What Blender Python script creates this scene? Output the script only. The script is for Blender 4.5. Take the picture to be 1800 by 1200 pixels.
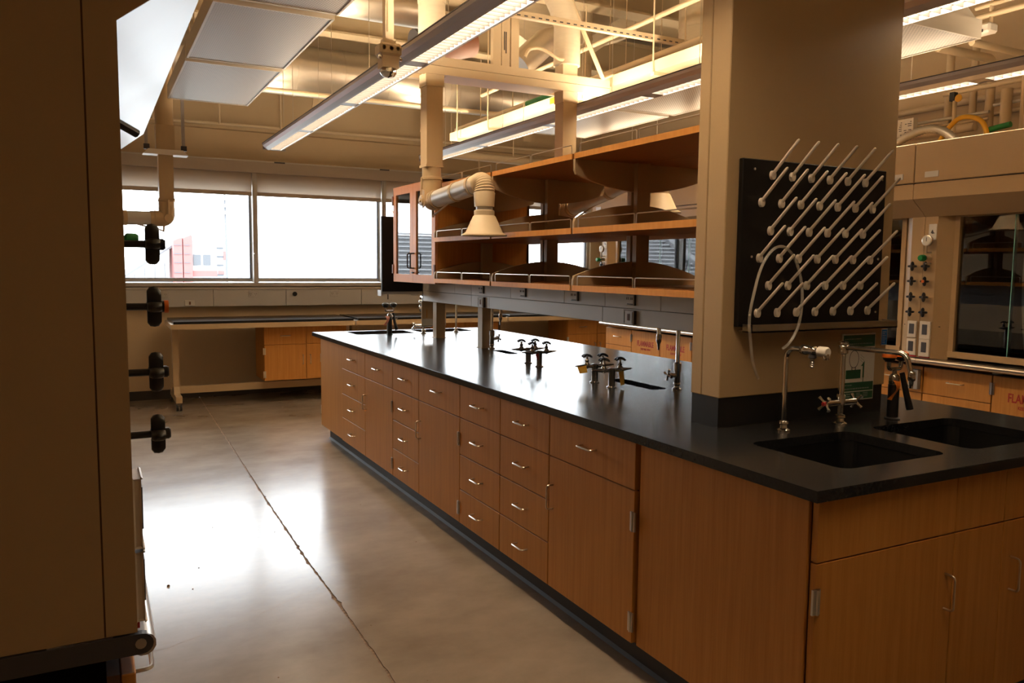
import bpy, bmesh, math, random
from mathutils import Vector, Matrix
random.seed(7)
PI = math.pi
for o in list(bpy.data.objects): bpy.data.objects.remove(o)
C = bpy.context.scene.collection
scene = bpy.context.scene

# ------------------------------------------------------------------ camera
F_PX, YAW, PITCH, ROLL, CAM_H = 1409.39, math.radians(27.661), math.radians(5.342), math.radians(0.5931), 1.505
fw = Vector((math.sin(YAW)*math.cos(PITCH), math.cos(YAW)*math.cos(PITCH), -math.sin(PITCH)))
r0 = Vector((math.cos(YAW), -math.sin(YAW), 0)); u0 = r0.cross(fw)
rt = r0*math.cos(ROLL) + u0*math.sin(ROLL); up = u0*math.cos(ROLL) - r0*math.sin(ROLL)
cd = bpy.data.cameras.new('camera'); cam = bpy.data.objects.new('camera', cd); C.objects.link(cam)
cd.sensor_width = 36; cd.lens = F_PX*36/1800; cd.clip_start = .02; cd.clip_end = 2000
cam.matrix_world = Matrix(((rt.x, up.x, -fw.x, 0), (rt.y, up.y, -fw.y, 0), (rt.z, up.z, -fw.z, CAM_H), (0, 0, 0, 1)))
scene.camera = cam

# ------------------------------------------------------------------ sky, exposure
SKY = 9.5         # overcast sky radiance
LAMP_UP = 62.0     # pendant lights, upward lamp
LAMP_DN = 34.0     # pendant lights, louvre
w = bpy.data.worlds.new('overcast_sky'); scene.world = w; w.use_nodes = True
bg = w.node_tree.nodes['Background']; bg.inputs[0].default_value = (.94, .975, 1, 1); bg.inputs[1].default_value = SKY
vs = scene.view_settings
vs.view_transform = 'Standard'; vs.look = 'None'; vs.exposure = 0.38; vs.gamma = 1.0; vs.use_curve_mapping = False
for x0, x1 in ((-1.35, 6.4),):
    ld = bpy.data.lights.new('window_portal', 'AREA'); ld.shape = 'RECTANGLE'; ld.size = x1-x0; ld.size_y = 1.2
    lo = bpy.data.objects.new('window_portal', ld); C.objects.link(lo); lo.location = ((x0+x1)/2, 9.70, 1.85); lo.rotation_euler = (-PI/2, 0, 0)
    ld.cycles.is_portal = True

# ------------------------------------------------------------------ materials
def mat(name, col, rough=.5, metal=0., noise=None, bump=0., emit=None, spec=.5, coat=0., alpha=None):
    m = bpy.data.materials.new(name); m.use_nodes = True
    nt = m.node_tree; b = nt.nodes['Principled BSDF']
    b.inputs['Base Color'].default_value = (*col, 1); b.inputs['Roughness'].default_value = rough
    b.inputs['Metallic'].default_value = metal; b.inputs['Specular IOR Level'].default_value = spec
    b.inputs['Coat Weight'].default_value = coat
    if noise:   # (scale xyz, colour 2, roughness variation)
        sc, c2, rv = noise
        tc = nt.nodes.new('ShaderNodeTexCoord'); mp = nt.nodes.new('ShaderNodeMapping'); mp.inputs['Scale'].default_value = sc
        n = nt.nodes.new('ShaderNodeTexNoise'); n.inputs['Scale'].default_value = 1; n.inputs['Detail'].default_value = 6; n.inputs['Roughness'].default_value = .62
        nt.links.new(tc.outputs['Object'], mp.inputs[0]); nt.links.new(mp.outputs[0], n.inputs['Vector'])
        r = nt.nodes.new('ShaderNodeValToRGB'); r.color_ramp.elements[0].position = .32; r.color_ramp.elements[1].position = .68
        r.color_ramp.elements[0].color = (*col, 1); r.color_ramp.elements[1].color = (*c2, 1)
        nt.links.new(n.outputs['Fac'], r.inputs[0]); nt.links.new(r.outputs[0], b.inputs['Base Color'])
        if rv:
            mr = nt.nodes.new('ShaderNodeMapRange'); mr.inputs[3].default_value = max(.02, rough-rv); mr.inputs[4].default_value = rough+rv
            nt.links.new(n.outputs['Fac'], mr.inputs[0]); nt.links.new(mr.outputs[0], b.inputs['Roughness'])
        if bump:
            bp = nt.nodes.new('ShaderNodeBump'); bp.inputs['Strength'].default_value = bump; bp.inputs['Distance'].default_value = .002
            nt.links.new(n.outputs['Fac'], bp.inputs['Height']); nt.links.new(bp.outputs[0], b.inputs['Normal'])
    if emit:
        b.inputs['Emission Color'].default_value = (*emit[0], 1); b.inputs['Emission Strength'].default_value = emit[1]
    return m

def glass(name, tint=(1, 1, 1), ior=1.45, rough=0.0):
    m = bpy.data.materials.new(name); m.use_nodes = True; nt = m.node_tree; nt.nodes.clear()
    o = nt.nodes.new('ShaderNodeOutputMaterial'); mx = nt.nodes.new('ShaderNodeMixShader'); t = nt.nodes.new('ShaderNodeBsdfTransparent')
    g = nt.nodes.new('ShaderNodeBsdfGlossy'); g.inputs['Roughness'].default_value = rough; fr = nt.nodes.new('ShaderNodeFresnel'); fr.inputs[0].default_value = ior
    t.inputs[0].default_value = (*tint, 1); nt.links.new(fr.outputs[0], mx.inputs[0]); nt.links.new(t.outputs[0], mx.inputs[1]); nt.links.new(g.outputs[0], mx.inputs[2]); nt.links.new(mx.outputs[0], o.inputs[0])
    return m

def wood(name, a, b2, rough=.38):
    m = mat(name, a, rough+.12, noise=((55, 55, 2.2), b2, .05), spec=.22); return m

def dots(name, col, hole, scale, rough=.4):
    m = mat(name, col, rough); nt = m.node_tree; b = nt.nodes['Principled BSDF']
    tc = nt.nodes.new('ShaderNodeTexCoord'); v = nt.nodes.new('ShaderNodeTexVoronoi'); v.voronoi_dimensions = '2D'; v.inputs['Scale'].default_value = scale; v.inputs['Randomness'].default_value = 0
    mp = nt.nodes.new('ShaderNodeMapping'); mp.inputs['Rotation'].default_value = (0, 0, PI/4)
    nt.links.new(tc.outputs['Object'], mp.inputs[0]); nt.links.new(mp.outputs[0], v.inputs['Vector'])
    r = nt.nodes.new('ShaderNodeValToRGB'); r.color_ramp.elements[0].position = .30; r.color_ramp.elements[1].position = .36
    r.color_ramp.elements[0].color = (*hole, 1); r.color_ramp.elements[1].color = (*col, 1)
    nt.links.new(v.outputs['Distance'], r.inputs[0]); nt.links.new(r.outputs[0], b.inputs['Base Color'])
    return m

def cloth(name, col, trans):
    m = mat(name, col, .9); nt = m.node_tree; b = nt.nodes['Principled BSDF']; o = nt.nodes['Material Output']
    t = nt.nodes.new('ShaderNodeBsdfTranslucent'); t.inputs[0].default_value = (*col, 1); mx = nt.nodes.new('ShaderNodeMixShader'); mx.inputs[0].default_value = trans
    nt.links.new(b.outputs[0], mx.inputs[1]); nt.links.new(t.outputs[0], mx.inputs[2]); nt.links.new(mx.outputs[0], o.inputs[0])
    return m

M = {}
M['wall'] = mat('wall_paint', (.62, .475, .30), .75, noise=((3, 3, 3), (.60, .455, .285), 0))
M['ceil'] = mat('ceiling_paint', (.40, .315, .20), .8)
M['paint'] = mat('beige_enamel', (.53, .385, .225), .42, noise=((2, 2, 2), (.515, .375, .215), .04))
M['hood'] = mat('hood_enamel', (.46, .31, .16), .30, noise=((2, 2, 2), (.45, .302, .155), .03))
M['bracket_shaded'] = mat('shaded_bracket_enamel', (.40, .285, .16), .45)  # beige enamel darkened to carry the shade among the shelves
M['colp'] = mat('column_paint', (.45, .305, .158), .45, noise=((2, 2, 2), (.437, .296, .152), .04))
M['strut'] = mat('strut_paint', (.66, .52, .34), .5)
M['floor'] = mat('polished_concrete', (.195, .15, .112), .205, noise=((1.5, 2.1, 1), (.305, .245, .19), .05), spec=.40)
M['joint'] = mat('joint_filler', (.10, .055, .03), .9, noise=((20, 60, 1), (.30, .20, .13), 0), bump=.6)
M['oak'] = wood('oak_veneer', (.46, .19, .040), (.56, .25, .06))
M['oak_edge'] = wood('oak_edge', (.60, .25, .05), (.68, .31, .075), .35)
M['shelf_shaded'] = wood('shaded_shelf_wood', (.25, .095, .022), (.30, .12, .03), .4)  # board wood darkened: the shade under the shelves is in its colour
M['cherry'] = wood('door_wood', (.55, .22, .07), (.62, .27, .10), .3)
M['carcass'] = mat('cabinet_gap', (.10, .045, .016), .7)
M['epoxy'] = mat('black_epoxy', (.014, .014, .015), .20, noise=((90, 90, 90), (.020, .020, .021), .02), spec=.34)
M['epoxy_m'] = mat('black_epoxy_matte', (.012, .012, .013), .42)
M['sink'] = mat('sink_resin', (.006, .006, .007), .5)
M['kick'] = mat('rubber_base', (.04, .034, .028), .6)
M['chrome'] = mat('chrome', (.75, .73, .70), .12, 1)
M['nickel'] = mat('brushed_nickel', (.66, .60, .52), .28, 1)
M['steel'] = mat('stainless', (.60, .58, .55), .3, 1)
M['turret'] = mat('turret_chrome', (.42, .39, .36), .22, 1)
M['galv'] = mat('galvanised_duct', (.64, .57, .48), .36, .92, noise=((2, 4, 4), (.56, .50, .42), .04))
M['alu'] = mat('anodised_aluminium', (.60, .57, .53), .42, .5)
M['lightbody'] = mat('fixture_grey', (.42, .38, .38), .38, .35)
M['race'] = mat('raceway_grey', (.58, .56, .535), .4, .15)
M['conduit'] = mat('conduit_metal', (.28, .24, .19), .4, .5)
M['mull'] = mat('window_frame_metal', (.55, .52, .48), .4, .3)
M['black'] = mat('black_plastic', (.012, .011, .011), .38)
M['black_m'] = mat('black_phenolic', (.008, .0065, .0065), .5, spec=.25)
M['white'] = mat('white_plastic', (.78, .73, .66), .4)
M['peg'] = mat('peg_plastic', (.76, .66, .55), .35)
M['grey'] = mat('grey_plastic', (.34, .32, .30), .5)
M['dgrey'] = mat('dark_grey', (.06, .055, .06), .45)
M['orange'] = mat('orange_plastic', (.85, .19, .03), .4)
M['tagorange'] = mat('orange_tag', (.85, .24, .03), .5)
M['tagyellow'] = mat('yellow_tag', (.75, .42, .06), .5)
M['pink'] = mat('pink_tag', (.75, .35, .30), .5)
M['red'] = mat('red_print', (.36, .025, .012), .5)
M['redp'] = mat('red_plastic', (.45, .03, .03), .4)
M['green'] = mat('green_knob', (.01, .22, .05), .35)
M['sgreen'] = mat('sign_green', (.012, .09, .045), .45)
M['sgrey'] = mat('sign_print_grey', (.25, .30, .26), .5)
M['signw'] = mat('sign_white', (.70, .66, .60), .5)
M['blue'] = mat('blue_sticker', (.0, .17, .62), .4)
M['yellow'] = mat('yellow_hose', (.72, .38, .015), .5)
M['shade'] = cloth('roller_shade', (.60, .50, .40), .22)
M['valance'] = mat('shade_fascia', (.52, .44, .37), .55)
M['brown'] = mat('brown_duct_end', (.20, .07, .03), .5)
M['wrap'] = mat('duct_wrap', (.74, .64, .48), .6, noise=((5, 5, 40), (.68, .58, .43), 0), bump=.5)
M['perf'] = dots('perforated_panel', (.52, .44, .37), (.26, .20, .16), 62)
M['pan'] = mat('panel_metal', (.68, .60, .50), .4)
M['wglass'] = glass('window_glass', (.97, .99, 1), 1.35)
M['cglass'] = glass('cabinet_glass', (.90, .93, .92), 1.7)
M['hglass'] = glass('sash_glass', (.80, .86, .84), 2.0)
M['gedge'] = mat('glass_edge', (.25, .62, .60), .2)
M['tube'] = mat('clear_tubing', (.80, .74, .66), .12, spec=.8)
_nt = M['tube'].node_tree; _t = _nt.nodes.new('ShaderNodeBsdfTransparent'); _mx = _nt.nodes.new('ShaderNodeMixShader'); _mx.inputs[0].default_value = .28
_nt.links.new(_t.outputs[0], _mx.inputs[1]); _nt.links.new(_nt.nodes['Principled BSDF'].outputs[0], _mx.inputs[2]); _nt.links.new(_mx.outputs[0], _nt.nodes['Material Output'].inputs[0])
M['liner'] = mat('hood_liner', (.52, .46, .37), .5)
WARM = (1, .79, .53)
M['lamp_dn'] = mat('lamp_louvre_glow', (.9, .9, .9), .5, emit=((1, .77, .50), LAMP_DN))
M['lamp_up_low'] = mat('lamp_up_glow_dim', (.9, .9, .9), .5, emit=(WARM, LAMP_UP*.35))
M['lamp_up'] = mat('lamp_up_glow', (.9, .9, .9), .5, emit=(WARM, LAMP_UP))
M['louvre'] = mat('louvre_blade', (.055, .053, .055), .4)
M['ext_grey'] = mat('stand_concrete', (.13, .13, .135), .8, noise=((.2, 3, 3), (.10, .10, .11), 0))
M['ext_seat'] = mat('bench_seat', (.44, .445, .46), .8)
M['ext_dark2'] = mat('stand_steps', (.20, .20, .205), .8)
M['ext_white'] = mat('tower_cladding', (.27, .27, .28), .8)
M['ext_red'] = mat('tower_red', (.27, .085, .08), .8)
M['ext_dark'] = mat('tower_glass', (.05, .055, .065), .3)
M['ext_pole'] = mat('pole_steel', (.085, .09, .10), .5)
M['ext_ground'] = mat('outdoor_ground', (.26, .26, .25), .9, noise=((.05, .05, .05), (.20, .20, .18), 0))
M['ext_tree'] = mat('far_trees', (.17, .17, .18), .9, noise=((.3, .3, .3), (.23, .23, .235), 0))

# ------------------------------------------------------------------ mesh helpers
class MB:
    def __init__(s): s.v = []; s.f = []; s.sm = set()
    def add(s, vs, fs, smooth=False):
        n = len(s.v); s.v += [tuple(v) for v in vs]
        for f in fs:
            if smooth: s.sm.add(len(s.f))
            s.f.append([i+n for i in f])
        return s
    def box(s, x0, x1, y0, y1, z0, z1):
        if x0 > x1: x0, x1 = x1, x0
        if y0 > y1: y0, y1 = y1, y0
        if z0 > z1: z0, z1 = z1, z0
        return s.add([(x0, y0, z0), (x1, y0, z0), (x1, y1, z0), (x0, y1, z0), (x0, y0, z1), (x1, y0, z1), (x1, y1, z1), (x0, y1, z1)],
                     [(0, 3, 2, 1), (4, 5, 6, 7), (0, 1, 5, 4), (1, 2, 6, 5), (2, 3, 7, 6), (3, 0, 4, 7)])
    def cbox(s, x0, x1, y0, y1, z0, z1, c):
        """box with chamfered edges"""
        bm = bmesh.new(); bmesh.ops.create_cube(bm, size=1)
        for v in bm.verts: v.co = ((x0+x1)/2+v.co.x*(x1-x0), (y0+y1)/2+v.co.y*(y1-y0), (z0+z1)/2+v.co.z*(z1-z0))
        bmesh.ops.bevel(bm, geom=list(bm.edges), offset=c, segments=1, affect='EDGES'); s.bm(bm); return s
    def bm(s, bm, smooth=False):
        bm.verts.index_update(); s.add([v.co for v in bm.verts], [[v.index for v in f.verts] for f in bm.faces], smooth); bm.free(); return s
    def prism(s, poly, axis, a, b, smooth=False):
        """extrude 2-D polygon along axis; poly in the other two coords (x:(y,z) y:(x,z) z:(x,y))"""
        def p(q, t): return {'x': (t, q[0], q[1]), 'y': (q[0], t, q[1]), 'z': (q[0], q[1], t)}[axis]
        n = len(poly); s.add([p(q, a) for q in poly]+[p(q, b) for q in poly], [list(range(n))[::-1], list(range(n, 2*n))])
        base = len(s.v)-2*n
        for i in range(n):
            j = (i+1) % n
            if smooth: s.sm.add(len(s.f))
            s.f.append([base+i, base+j, base+n+j, base+n+i])
        return s
    def tube(s, pts, r, seg=8, caps=True, radii=None):
        pts = [Vector(p) for p in pts]; n = len(pts); t0 = (pts[1]-pts[0]).normalized()
        nrm = t0.orthogonal().normalized(); rings = []
        for i, p in enumerate(pts):
            t = ((pts[min(i+1, n-1)]-p).normalized() + (p-pts[max(i-1, 0)]).normalized())
            t = t.normalized() if t.length > 1e-6 else t0
            nrm = (nrm - t*nrm.dot(t)).normalized(); b = t.cross(nrm); rr = radii[i] if radii else r
            rings.append([p + (nrm*math.cos(2*PI*k/seg) + b*math.sin(2*PI*k/seg))*rr for k in range(seg)])
        vs = [v for rg in rings for v in rg]; fs = []
        for i in range(n-1):
            for k in range(seg):
                k2 = (k+1) % seg; fs.append((i*seg+k, i*seg+k2, (i+1)*seg+k2, (i+1)*seg+k))
        s.add(vs, fs, True)
        if caps:
            base = len(s.v)-len(vs); s.f.append([base+k for k in range(seg)][::-1]); s.f.append([base+(n-1)*seg+k for k in range(seg)])
        return s
    def lathe(s, prof, c, axis='z', seg=16):
        """prof: list of (r, t) along axis from centre c"""
        vs = []; fs = []
        for r, t in prof:
            for k in range(seg):
                a = 2*PI*k/seg; u, v = r*math.cos(a), r*math.sin(a)
                q = {'z': (u, v, t), 'x': (t, u, v), 'y': (v, t, u)}[axis]
                vs.append((c[0]+q[0], c[1]+q[1], c[2]+q[2]))
        for i in range(len(prof)-1):
            for k in range(seg):
                k2 = (k+1) % seg; fs.append((i*seg+k, i*seg+k2, (i+1)*seg+k2, (i+1)*seg+k))
        s.add(vs, fs, True); base = len(s.v)-len(vs)
        if prof[0][0] > 1e-4: s.f.append([base+k for k in range(seg)][::-1])
        if prof[-1][0] > 1e-4: s.f.append([base+(len(prof)-1)*seg+k for k in range(seg)])
        return s
    def cyl(s, c, r, h, axis='z', seg=12): return s.lathe([(r, 0), (r, h)], c, axis, seg)

def arc_pts(pts, rad, n=5):
    """polyline with rounded corners"""
    pts = [Vector(p) for p in pts]; out = [pts[0]]
    for i in range(1, len(pts)-1):
        a, b, c = pts[i-1], pts[i], pts[i+1]; d1 = (a-b); d2 = (c-b); r = min(rad, d1.length*.49, d2.length*.49)
        p1 = b+d1.normalized()*r; p2 = b+d2.normalized()*r
        for k in range(n+1):
            t = k/n; out.append(p1*(1-t)**2 + b*2*t*(1-t) + p2*t*t)
    out.append(pts[-1]); return out

ORG = {}
def link(o): C.objects.link(o); return o
def O(name, mb, m, parent=None, org=None):
    """link a mesh builder as ONE mesh object (coordinates in world, or in the root's frame under a parent)"""
    if org is None: org = ORG.get(parent.name, Vector((0, 0, 0))) if parent else Vector((0, 0, 0))
    org = Vector(org)
    me = bpy.data.meshes.new(name); me.from_pydata([tuple(Vector(v)-org) for v in mb.v], [], mb.f)
    bm = bmesh.new(); bm.from_mesh(me); bmesh.ops.recalc_face_normals(bm, faces=bm.faces)
    for i, f in enumerate(bm.faces): f.smooth = i in mb.sm
    bm.to_mesh(me); bm.free()
    if mb.sm: me.set_sharp_from_angle(angle=math.radians(42))
    me.materials.append(M[m] if isinstance(m, str) else m)
    o = link(bpy.data.objects.new(name, me))
    if parent: o.parent = parent; ORG[o.name] = org
    else: o.location = org; ORG[o.name] = org
    return o
def T(name, label, cat, loc=(0, 0, 0), group=None):
    o = link(bpy.data.objects.new(name, None)); o.empty_display_size = .05; o.location = loc; o['label'] = label; o['category'] = cat
    if group: o['group'] = group
    ORG[o.name] = Vector(loc); return o
def tag(o, label, cat, group=None, kind=None):
    o['label'] = label; o['category'] = cat
    if group: o['group'] = group
    if kind: o['kind'] = kind
    return o
def ST(name, mb=None, m=None, label=None, parent=None):
    if mb is None: o = link(bpy.data.objects.new(name, None)); ORG[o.name] = Vector((0, 0, 0))
    else: o = O(name, mb, m, parent)
    if not parent: o['kind'] = 'structure'; o['label'] = label or name.replace('_', ' '); o['category'] = name.split('_')[0]
    return o
def cp(root, loc=None, label=None, rz=None, group=None):
    r = root.copy(); C.objects.link(r)
    if loc is not None: r.location = loc
    if rz is not None: r.rotation_euler = (0, 0, rz)
    if label: r['label'] = label
    if group: r['group'] = group
    for ch in root.children:
        c = ch.copy(); C.objects.link(c); c.parent = r
        for g in ch.children:
            d = g.copy(); C.objects.link(d); d.parent = c
    return r
def text(name, body, size, m, parent, mtx, extrude=.0006):
    cu = bpy.data.curves.new(name, 'FONT'); cu.body = body; cu.size = size; cu.extrude = extrude; cu.offset = size*.022; cu.align_x = 'CENTER'; cu.align_y = 'CENTER'
    to = bpy.data.objects.new(name, cu); C.objects.link(to); bpy.context.view_layer.update()
    me = bpy.data.meshes.new_from_object(to.evaluated_get(bpy.context.evaluated_depsgraph_get())); bpy.data.objects.remove(to)
    org = ORG[parent.name]; me.transform(Matrix.Translation(-org) @ mtx); me.materials.clear(); me.materials.append(M[m])
    o = link(bpy.data.objects.new(name, me)); o.parent = parent; ORG[o.name] = org; return o
def face_mtx(pos, facing, sx=1.0):
    """text matrix: facing '-x','-y','+x'"""
    R = {'-y': Matrix(((1, 0, 0), (0, 0, -1), (0, 1, 0))), '-x': Matrix(((0, 0, -1), (-1, 0, 0), (0, 1, 0))), '+x': Matrix(((0, 0, 1), (1, 0, 0), (0, 1, 0)))}[facing]
    return Matrix.Translation(pos) @ R.to_4x4() @ Matrix.Diagonal((sx, 1, 1, 1))
def holed_slab(outer, holes, z0, z1):
    bm = bmesh.new()
    for loop in [outer]+holes:
        vs = [bm.verts.new((x, y, z1)) for x, y in loop]
        for i in range(len(vs)): bm.edges.new((vs[i], vs[(i+1) % len(vs)]))
    bmesh.ops.triangle_fill(bm, use_beauty=True, edges=list(bm.edges), normal=(0, 0, 1))
    r = bmesh.ops.extrude_face_region(bm, geom=list(bm.faces))
    for e in r['geom']:
        if isinstance(e, bmesh.types.BMVert): e.co.z = z0
    return bm
def rrect(x0, x1, y0, y1, r, n=5):
    p = []
    for cx, cy, a0 in ((x1-r, y1-r, 0), (x0+r, y1-r, 90), (x0+r, y0+r, 180), (x1-r, y0+r, 270)):
        for k in range(n+1):
            a = math.radians(a0+90*k/n); p.append((cx+r*math.cos(a), cy+r*math.sin(a)))
    return p

# ================================================================== SETTING
XL, XR, YB, YF, ZC = -1.4, 6.42, -3.0, 9.6, 4.0
fl = ST('floor', label='polished grey brown concrete floor with a chipped joint')
jl = [(.90, YB), (.915, 0), (.92, 1.5), (.923, 2.67), (.93, 3.48), (.927, 4.0), (.945, 5.15), (.975, 6.6), (1.009, 8.19), (1.04, YF)]
def jx(y):
    for (xa, ya), (xb, yb) in zip(jl, jl[1:]):
        if ya <= y <= yb: return xa+(xb-xa)*(y-ya)/(yb-ya)
ys = [YB+(YF-YB)*i/420 for i in range(421)]
eL = [(jx(y)-.005+random.uniform(-.0035, .0025)-(.008 if random.random() < .07 else 0), y) for y in ys]
eR = [(jx(y)+.005+random.uniform(-.0025, .0035)+(.008 if random.random() < .07 else 0), y) for y in ys]
def strip(edge, xo, flip):
    m = MB(); n = len(edge); vs = []
    for (x, y) in edge: vs += [(xo, y, 0), (x, y, 0), (x, y, -.012)]
    fs = []
    for i in range(n-1): fs += [(3*i, 3*i+1, 3*i+4, 3*i+3), (3*i+1, 3*i+2, 3*i+5, 3*i+4)]
    m.add(vs, fs); return m
O('slab', strip(eL, XL-.2, 0), 'floor', fl); O('slab', strip(eR, XR+.2, 1), 'floor', fl)
O('joint_filler', MB().box(.86, 1.08, YB, YF, -.03, -.0035), 'joint', fl)
O('subfloor', MB().box(XL-.2, XR+.2, YB, YF+.2, -.2, -.03), 'joint', fl)
chip = MB()
for _ in range(30):
    y = random.uniform(1.8, 7); x = random.uniform(.2, 1.6); r = random.uniform(.002, .004)
    chip.lathe([(0, 0), (r, .0004), (r*.6, r*.7), (0, r*.9)], (x, y, 0), 'z', 5)
chip.lathe([(.006, 0), (.007, .003), (.004, .008), (0, .009)], (.27, 3.95, 0), 'z', 6)
ck = [(.05, 3.27), (.22, 3.30), (.40, 3.37), (.55, 3.42), (.70, 3.52), (.86, 3.60), (.925, 3.66)]
cv = []
for (x, y) in [(ck[i][0]+(ck[i+1][0]-ck[i][0])*k/5, ck[i][1]+(ck[i+1][1]-ck[i][1])*k/5) for i in range(6) for k in range(5)]:
    q = random.uniform(-.006, .006); cv += [(x, y+q, .0004), (x, y+q+random.uniform(.001, .0022), .0004)]
O('hairline_crack', MB().add(cv, [(2*i, 2*i+2, 2*i+3, 2*i+1) for i in range(len(cv)//2-1)]), 'joint', fl)
g_ = tag(O('floor_grit', chip, 'joint'), 'scattered dark crumbs of grit on the concrete floor', 'grit', kind='stuff')

wz0, wz1 = 1.30, 2.445
WX = [-1.385, .145, 1.68, 3.21, 4.74, 6.27]
wb = ST('wall_back', label='beige exterior wall with a long band of windows')
O('lower_wall', MB().box(XL-.2, XR+.2, YF, YF+.2, 0, wz0-.014), 'wall', wb)
O('upper_wall', MB().box(XL-.2, XR+.2, YF, YF+.2, wz1, ZC), 'wall', wb)
O('end_pier', MB().box(6.27, XR+.2, YF, YF+.2, wz0-.014, wz1), 'wall', wb)
ST('wall_right', MB().box(XR, XR+.15, YB, YF, 0, ZC), 'wall', 'warm beige side wall behind the fume hoods')
ST('wall_left', MB().box(XL-.15, XL, YB, YF, 0, ZC), 'wall', 'beige side wall behind the near fume hood')
ST('wall_front', MB().box(XL-.15, XR+.15, YB-.15, YB, 0, ZC), 'wall', 'beige wall behind the viewer')
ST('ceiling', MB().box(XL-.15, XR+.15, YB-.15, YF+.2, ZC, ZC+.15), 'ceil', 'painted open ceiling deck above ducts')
ST('baseboard_back', MB().box(XL, XR, YF-.012, YF, 0, .10), 'kick', 'dark rubber baseboard under the window wall')
# spandrel ledge with gusset plates
sp = ST('trim_1', MB().box(XL, XR, YF-.09, YF, 2.99, 3.08), 'wall', 'painted steel ledge above the windows')
for i, x in enumerate((-.1, 2.22, 3.52, 4.9)):
    O('gusset_plate', MB().prism([(x, 3.08), (x+.10, 3.08), (x+.20, 3.62), (x+.06, 3.62)], 'y', YF-.5, YF-.47), 'wall', sp)
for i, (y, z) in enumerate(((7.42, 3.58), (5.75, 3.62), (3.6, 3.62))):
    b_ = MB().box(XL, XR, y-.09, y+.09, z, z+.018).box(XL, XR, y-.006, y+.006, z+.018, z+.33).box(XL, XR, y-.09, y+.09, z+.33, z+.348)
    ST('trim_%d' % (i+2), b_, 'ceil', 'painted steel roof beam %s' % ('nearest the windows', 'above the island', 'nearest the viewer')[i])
# windows
for i in range(5):
    x0, x1 = WX[i], WX[i+1]
    wn = ST('window_%d' % (i+1), label='aluminium framed window %s' % ('mostly hidden behind the near left fume hood', 'at left, with the stadium tower outside', 'second in view from the left, right of the tower', 'behind the glass cabinet and shelves', 'in far right corner, glimpsed through the shelves')[i])
    fr = MB(); t = .035
    fr.box(x0, x0+t, YF+.05, YF+.13, wz0, wz1).box(x1-t, x1, YF+.05, YF+.13, wz0, wz1).box(x0+t, x1-t, YF+.05, YF+.13, wz0, wz0+t).box(x0+t, x1-t, YF+.05, YF+.13, wz1-t, wz1)
    O('window_frame', fr, 'mull', wn)
    gk = MB(); s_ = .012
    a0, a1, b0, b1 = x0+t, x1-t, wz0+t, wz1-t
    gk.box(a0, a0+s_, YF+.07, YF+.11, b0, b1).box(a1-s_, a1, YF+.07, YF+.11, b0, b1).box(a0+s_, a1-s_, YF+.07, YF+.11, b0, b0+.006)
    O('gasket', gk, 'dgrey', wn)
    O('pane', MB().box(a0, a1, YF+.085, YF+.091, b0, b1), 'wglass', wn)
    if i < 4:
        mu = O('mullion', MB().box(x1-.026, x1+.026, YF-.06, YF+.05, wz0-.01, 2.53), 'mull', wn)
        O('bright_channel', MB().box(x1-.004, x1+.012, YF-.066, YF-.06, wz0-.01, 2.53), 'alu', mu)
        h = MB().tube(arc_pts([(x1-.02, YF-.06, 1.62), (x1-.02, YF-.10, 1.62), (x1-.025, YF-.10, 1.54), (x1-.005, YF-.10, 1.50)], .02), .008, 6)
        O('latch_handle', h, 'alu', mu)
ST('trim_5', MB().box(XL, XR, YF-.09, YF+.05, 1.252, 1.288), 'mull', 'metal window sill strip')
# roller shades
for i in range(5):
    x0, x1 = WX[i]+.03, WX[i+1]-.03
    s = T('roller_shade', 'tan roller shade at top of the window %s' % ('hidden behind the left fume hood', 'with the stadium tower', 'right of the tower, left of glass cabinet', 'behind the glass cabinet', 'in the far right corner')[i], 'window shade', ((x0+x1)/2, YF-.05, 2.27), 'roller shades over the windows')
    O('fabric', MB().add([(x0, YF-.036, 2.31), (x1, YF-.036, 2.31), (x1, YF-.036, 2.56), (x0, YF-.036, 2.56)], [(0, 1, 2, 3)]), 'shade', s)
    O('hem_bar', MB().box(x0, x1, YF-.045, YF-.027, 2.274, 2.318), 'valance', s)
    O('roller', MB().cyl((x0, YF-.05, 2.595), .025, x1-x0, 'x', 10), 'valance', s)
fa = MB().box(XL, XR, YF-.11, YF, 2.53, 2.65)
va = ST('trim_6', fa, 'valance', 'long fascia box that hides the shade rollers')
O('top_trim', MB().box(XL, XR, YF-.116, YF, 2.65, 2.665), 'alu', va)
for x in (1.95, 3.2, 4.74): O('joint_clip', MB().box(x-.06, x+.06, YF-.12, YF-.10, 2.648, 2.662), 'dgrey', va)

# wall raceway under the windows
wr = T('wall_raceway', 'long grey power raceway under the window sill', 'raceway', (2.5, 9.55, 1.02))
px = [XL, .30, 1.20, 2.0, 2.9, 3.8, 4.7, 5.6, XR]
for a, b in zip(px, px[1:]): O('cover_panel', MB().cbox(a+.001, b-.001, 9.49, 9.6, 1.024, 1.218, .004), 'race', wr)
O('top_cap', MB().box(XL, XR, 9.478, 9.6, 1.218, 1.240), 'alu', wr)
for x in (.68, 1.63, 2.57, 3.6, 5.0):
    p = O('outlet', MB().cbox(x-.055, x+.055, 9.484, 9.492, 1.13, 1.195, .002), 'race', wr); s = MB()
    for dx in (-.028, .028):
        for q in (-.008, .008): s.box(x+dx+q-.0015, x+dx+q+.0015, 9.482, 9.485, 1.158, 1.172)
        s.cyl((x+dx, 9.482, 1.148), .003, .003, 'y', 6)
    O('slots', s, 'dgrey', p)
p = O('data_plate', MB().cbox(.90, 1.005, 9.478, 9.492, 1.035, 1.10, .003), 'signw', wr); O('jack', MB().box(.945, .962, 9.474, 9.48, 1.05, 1.082), 'brown', p)
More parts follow.
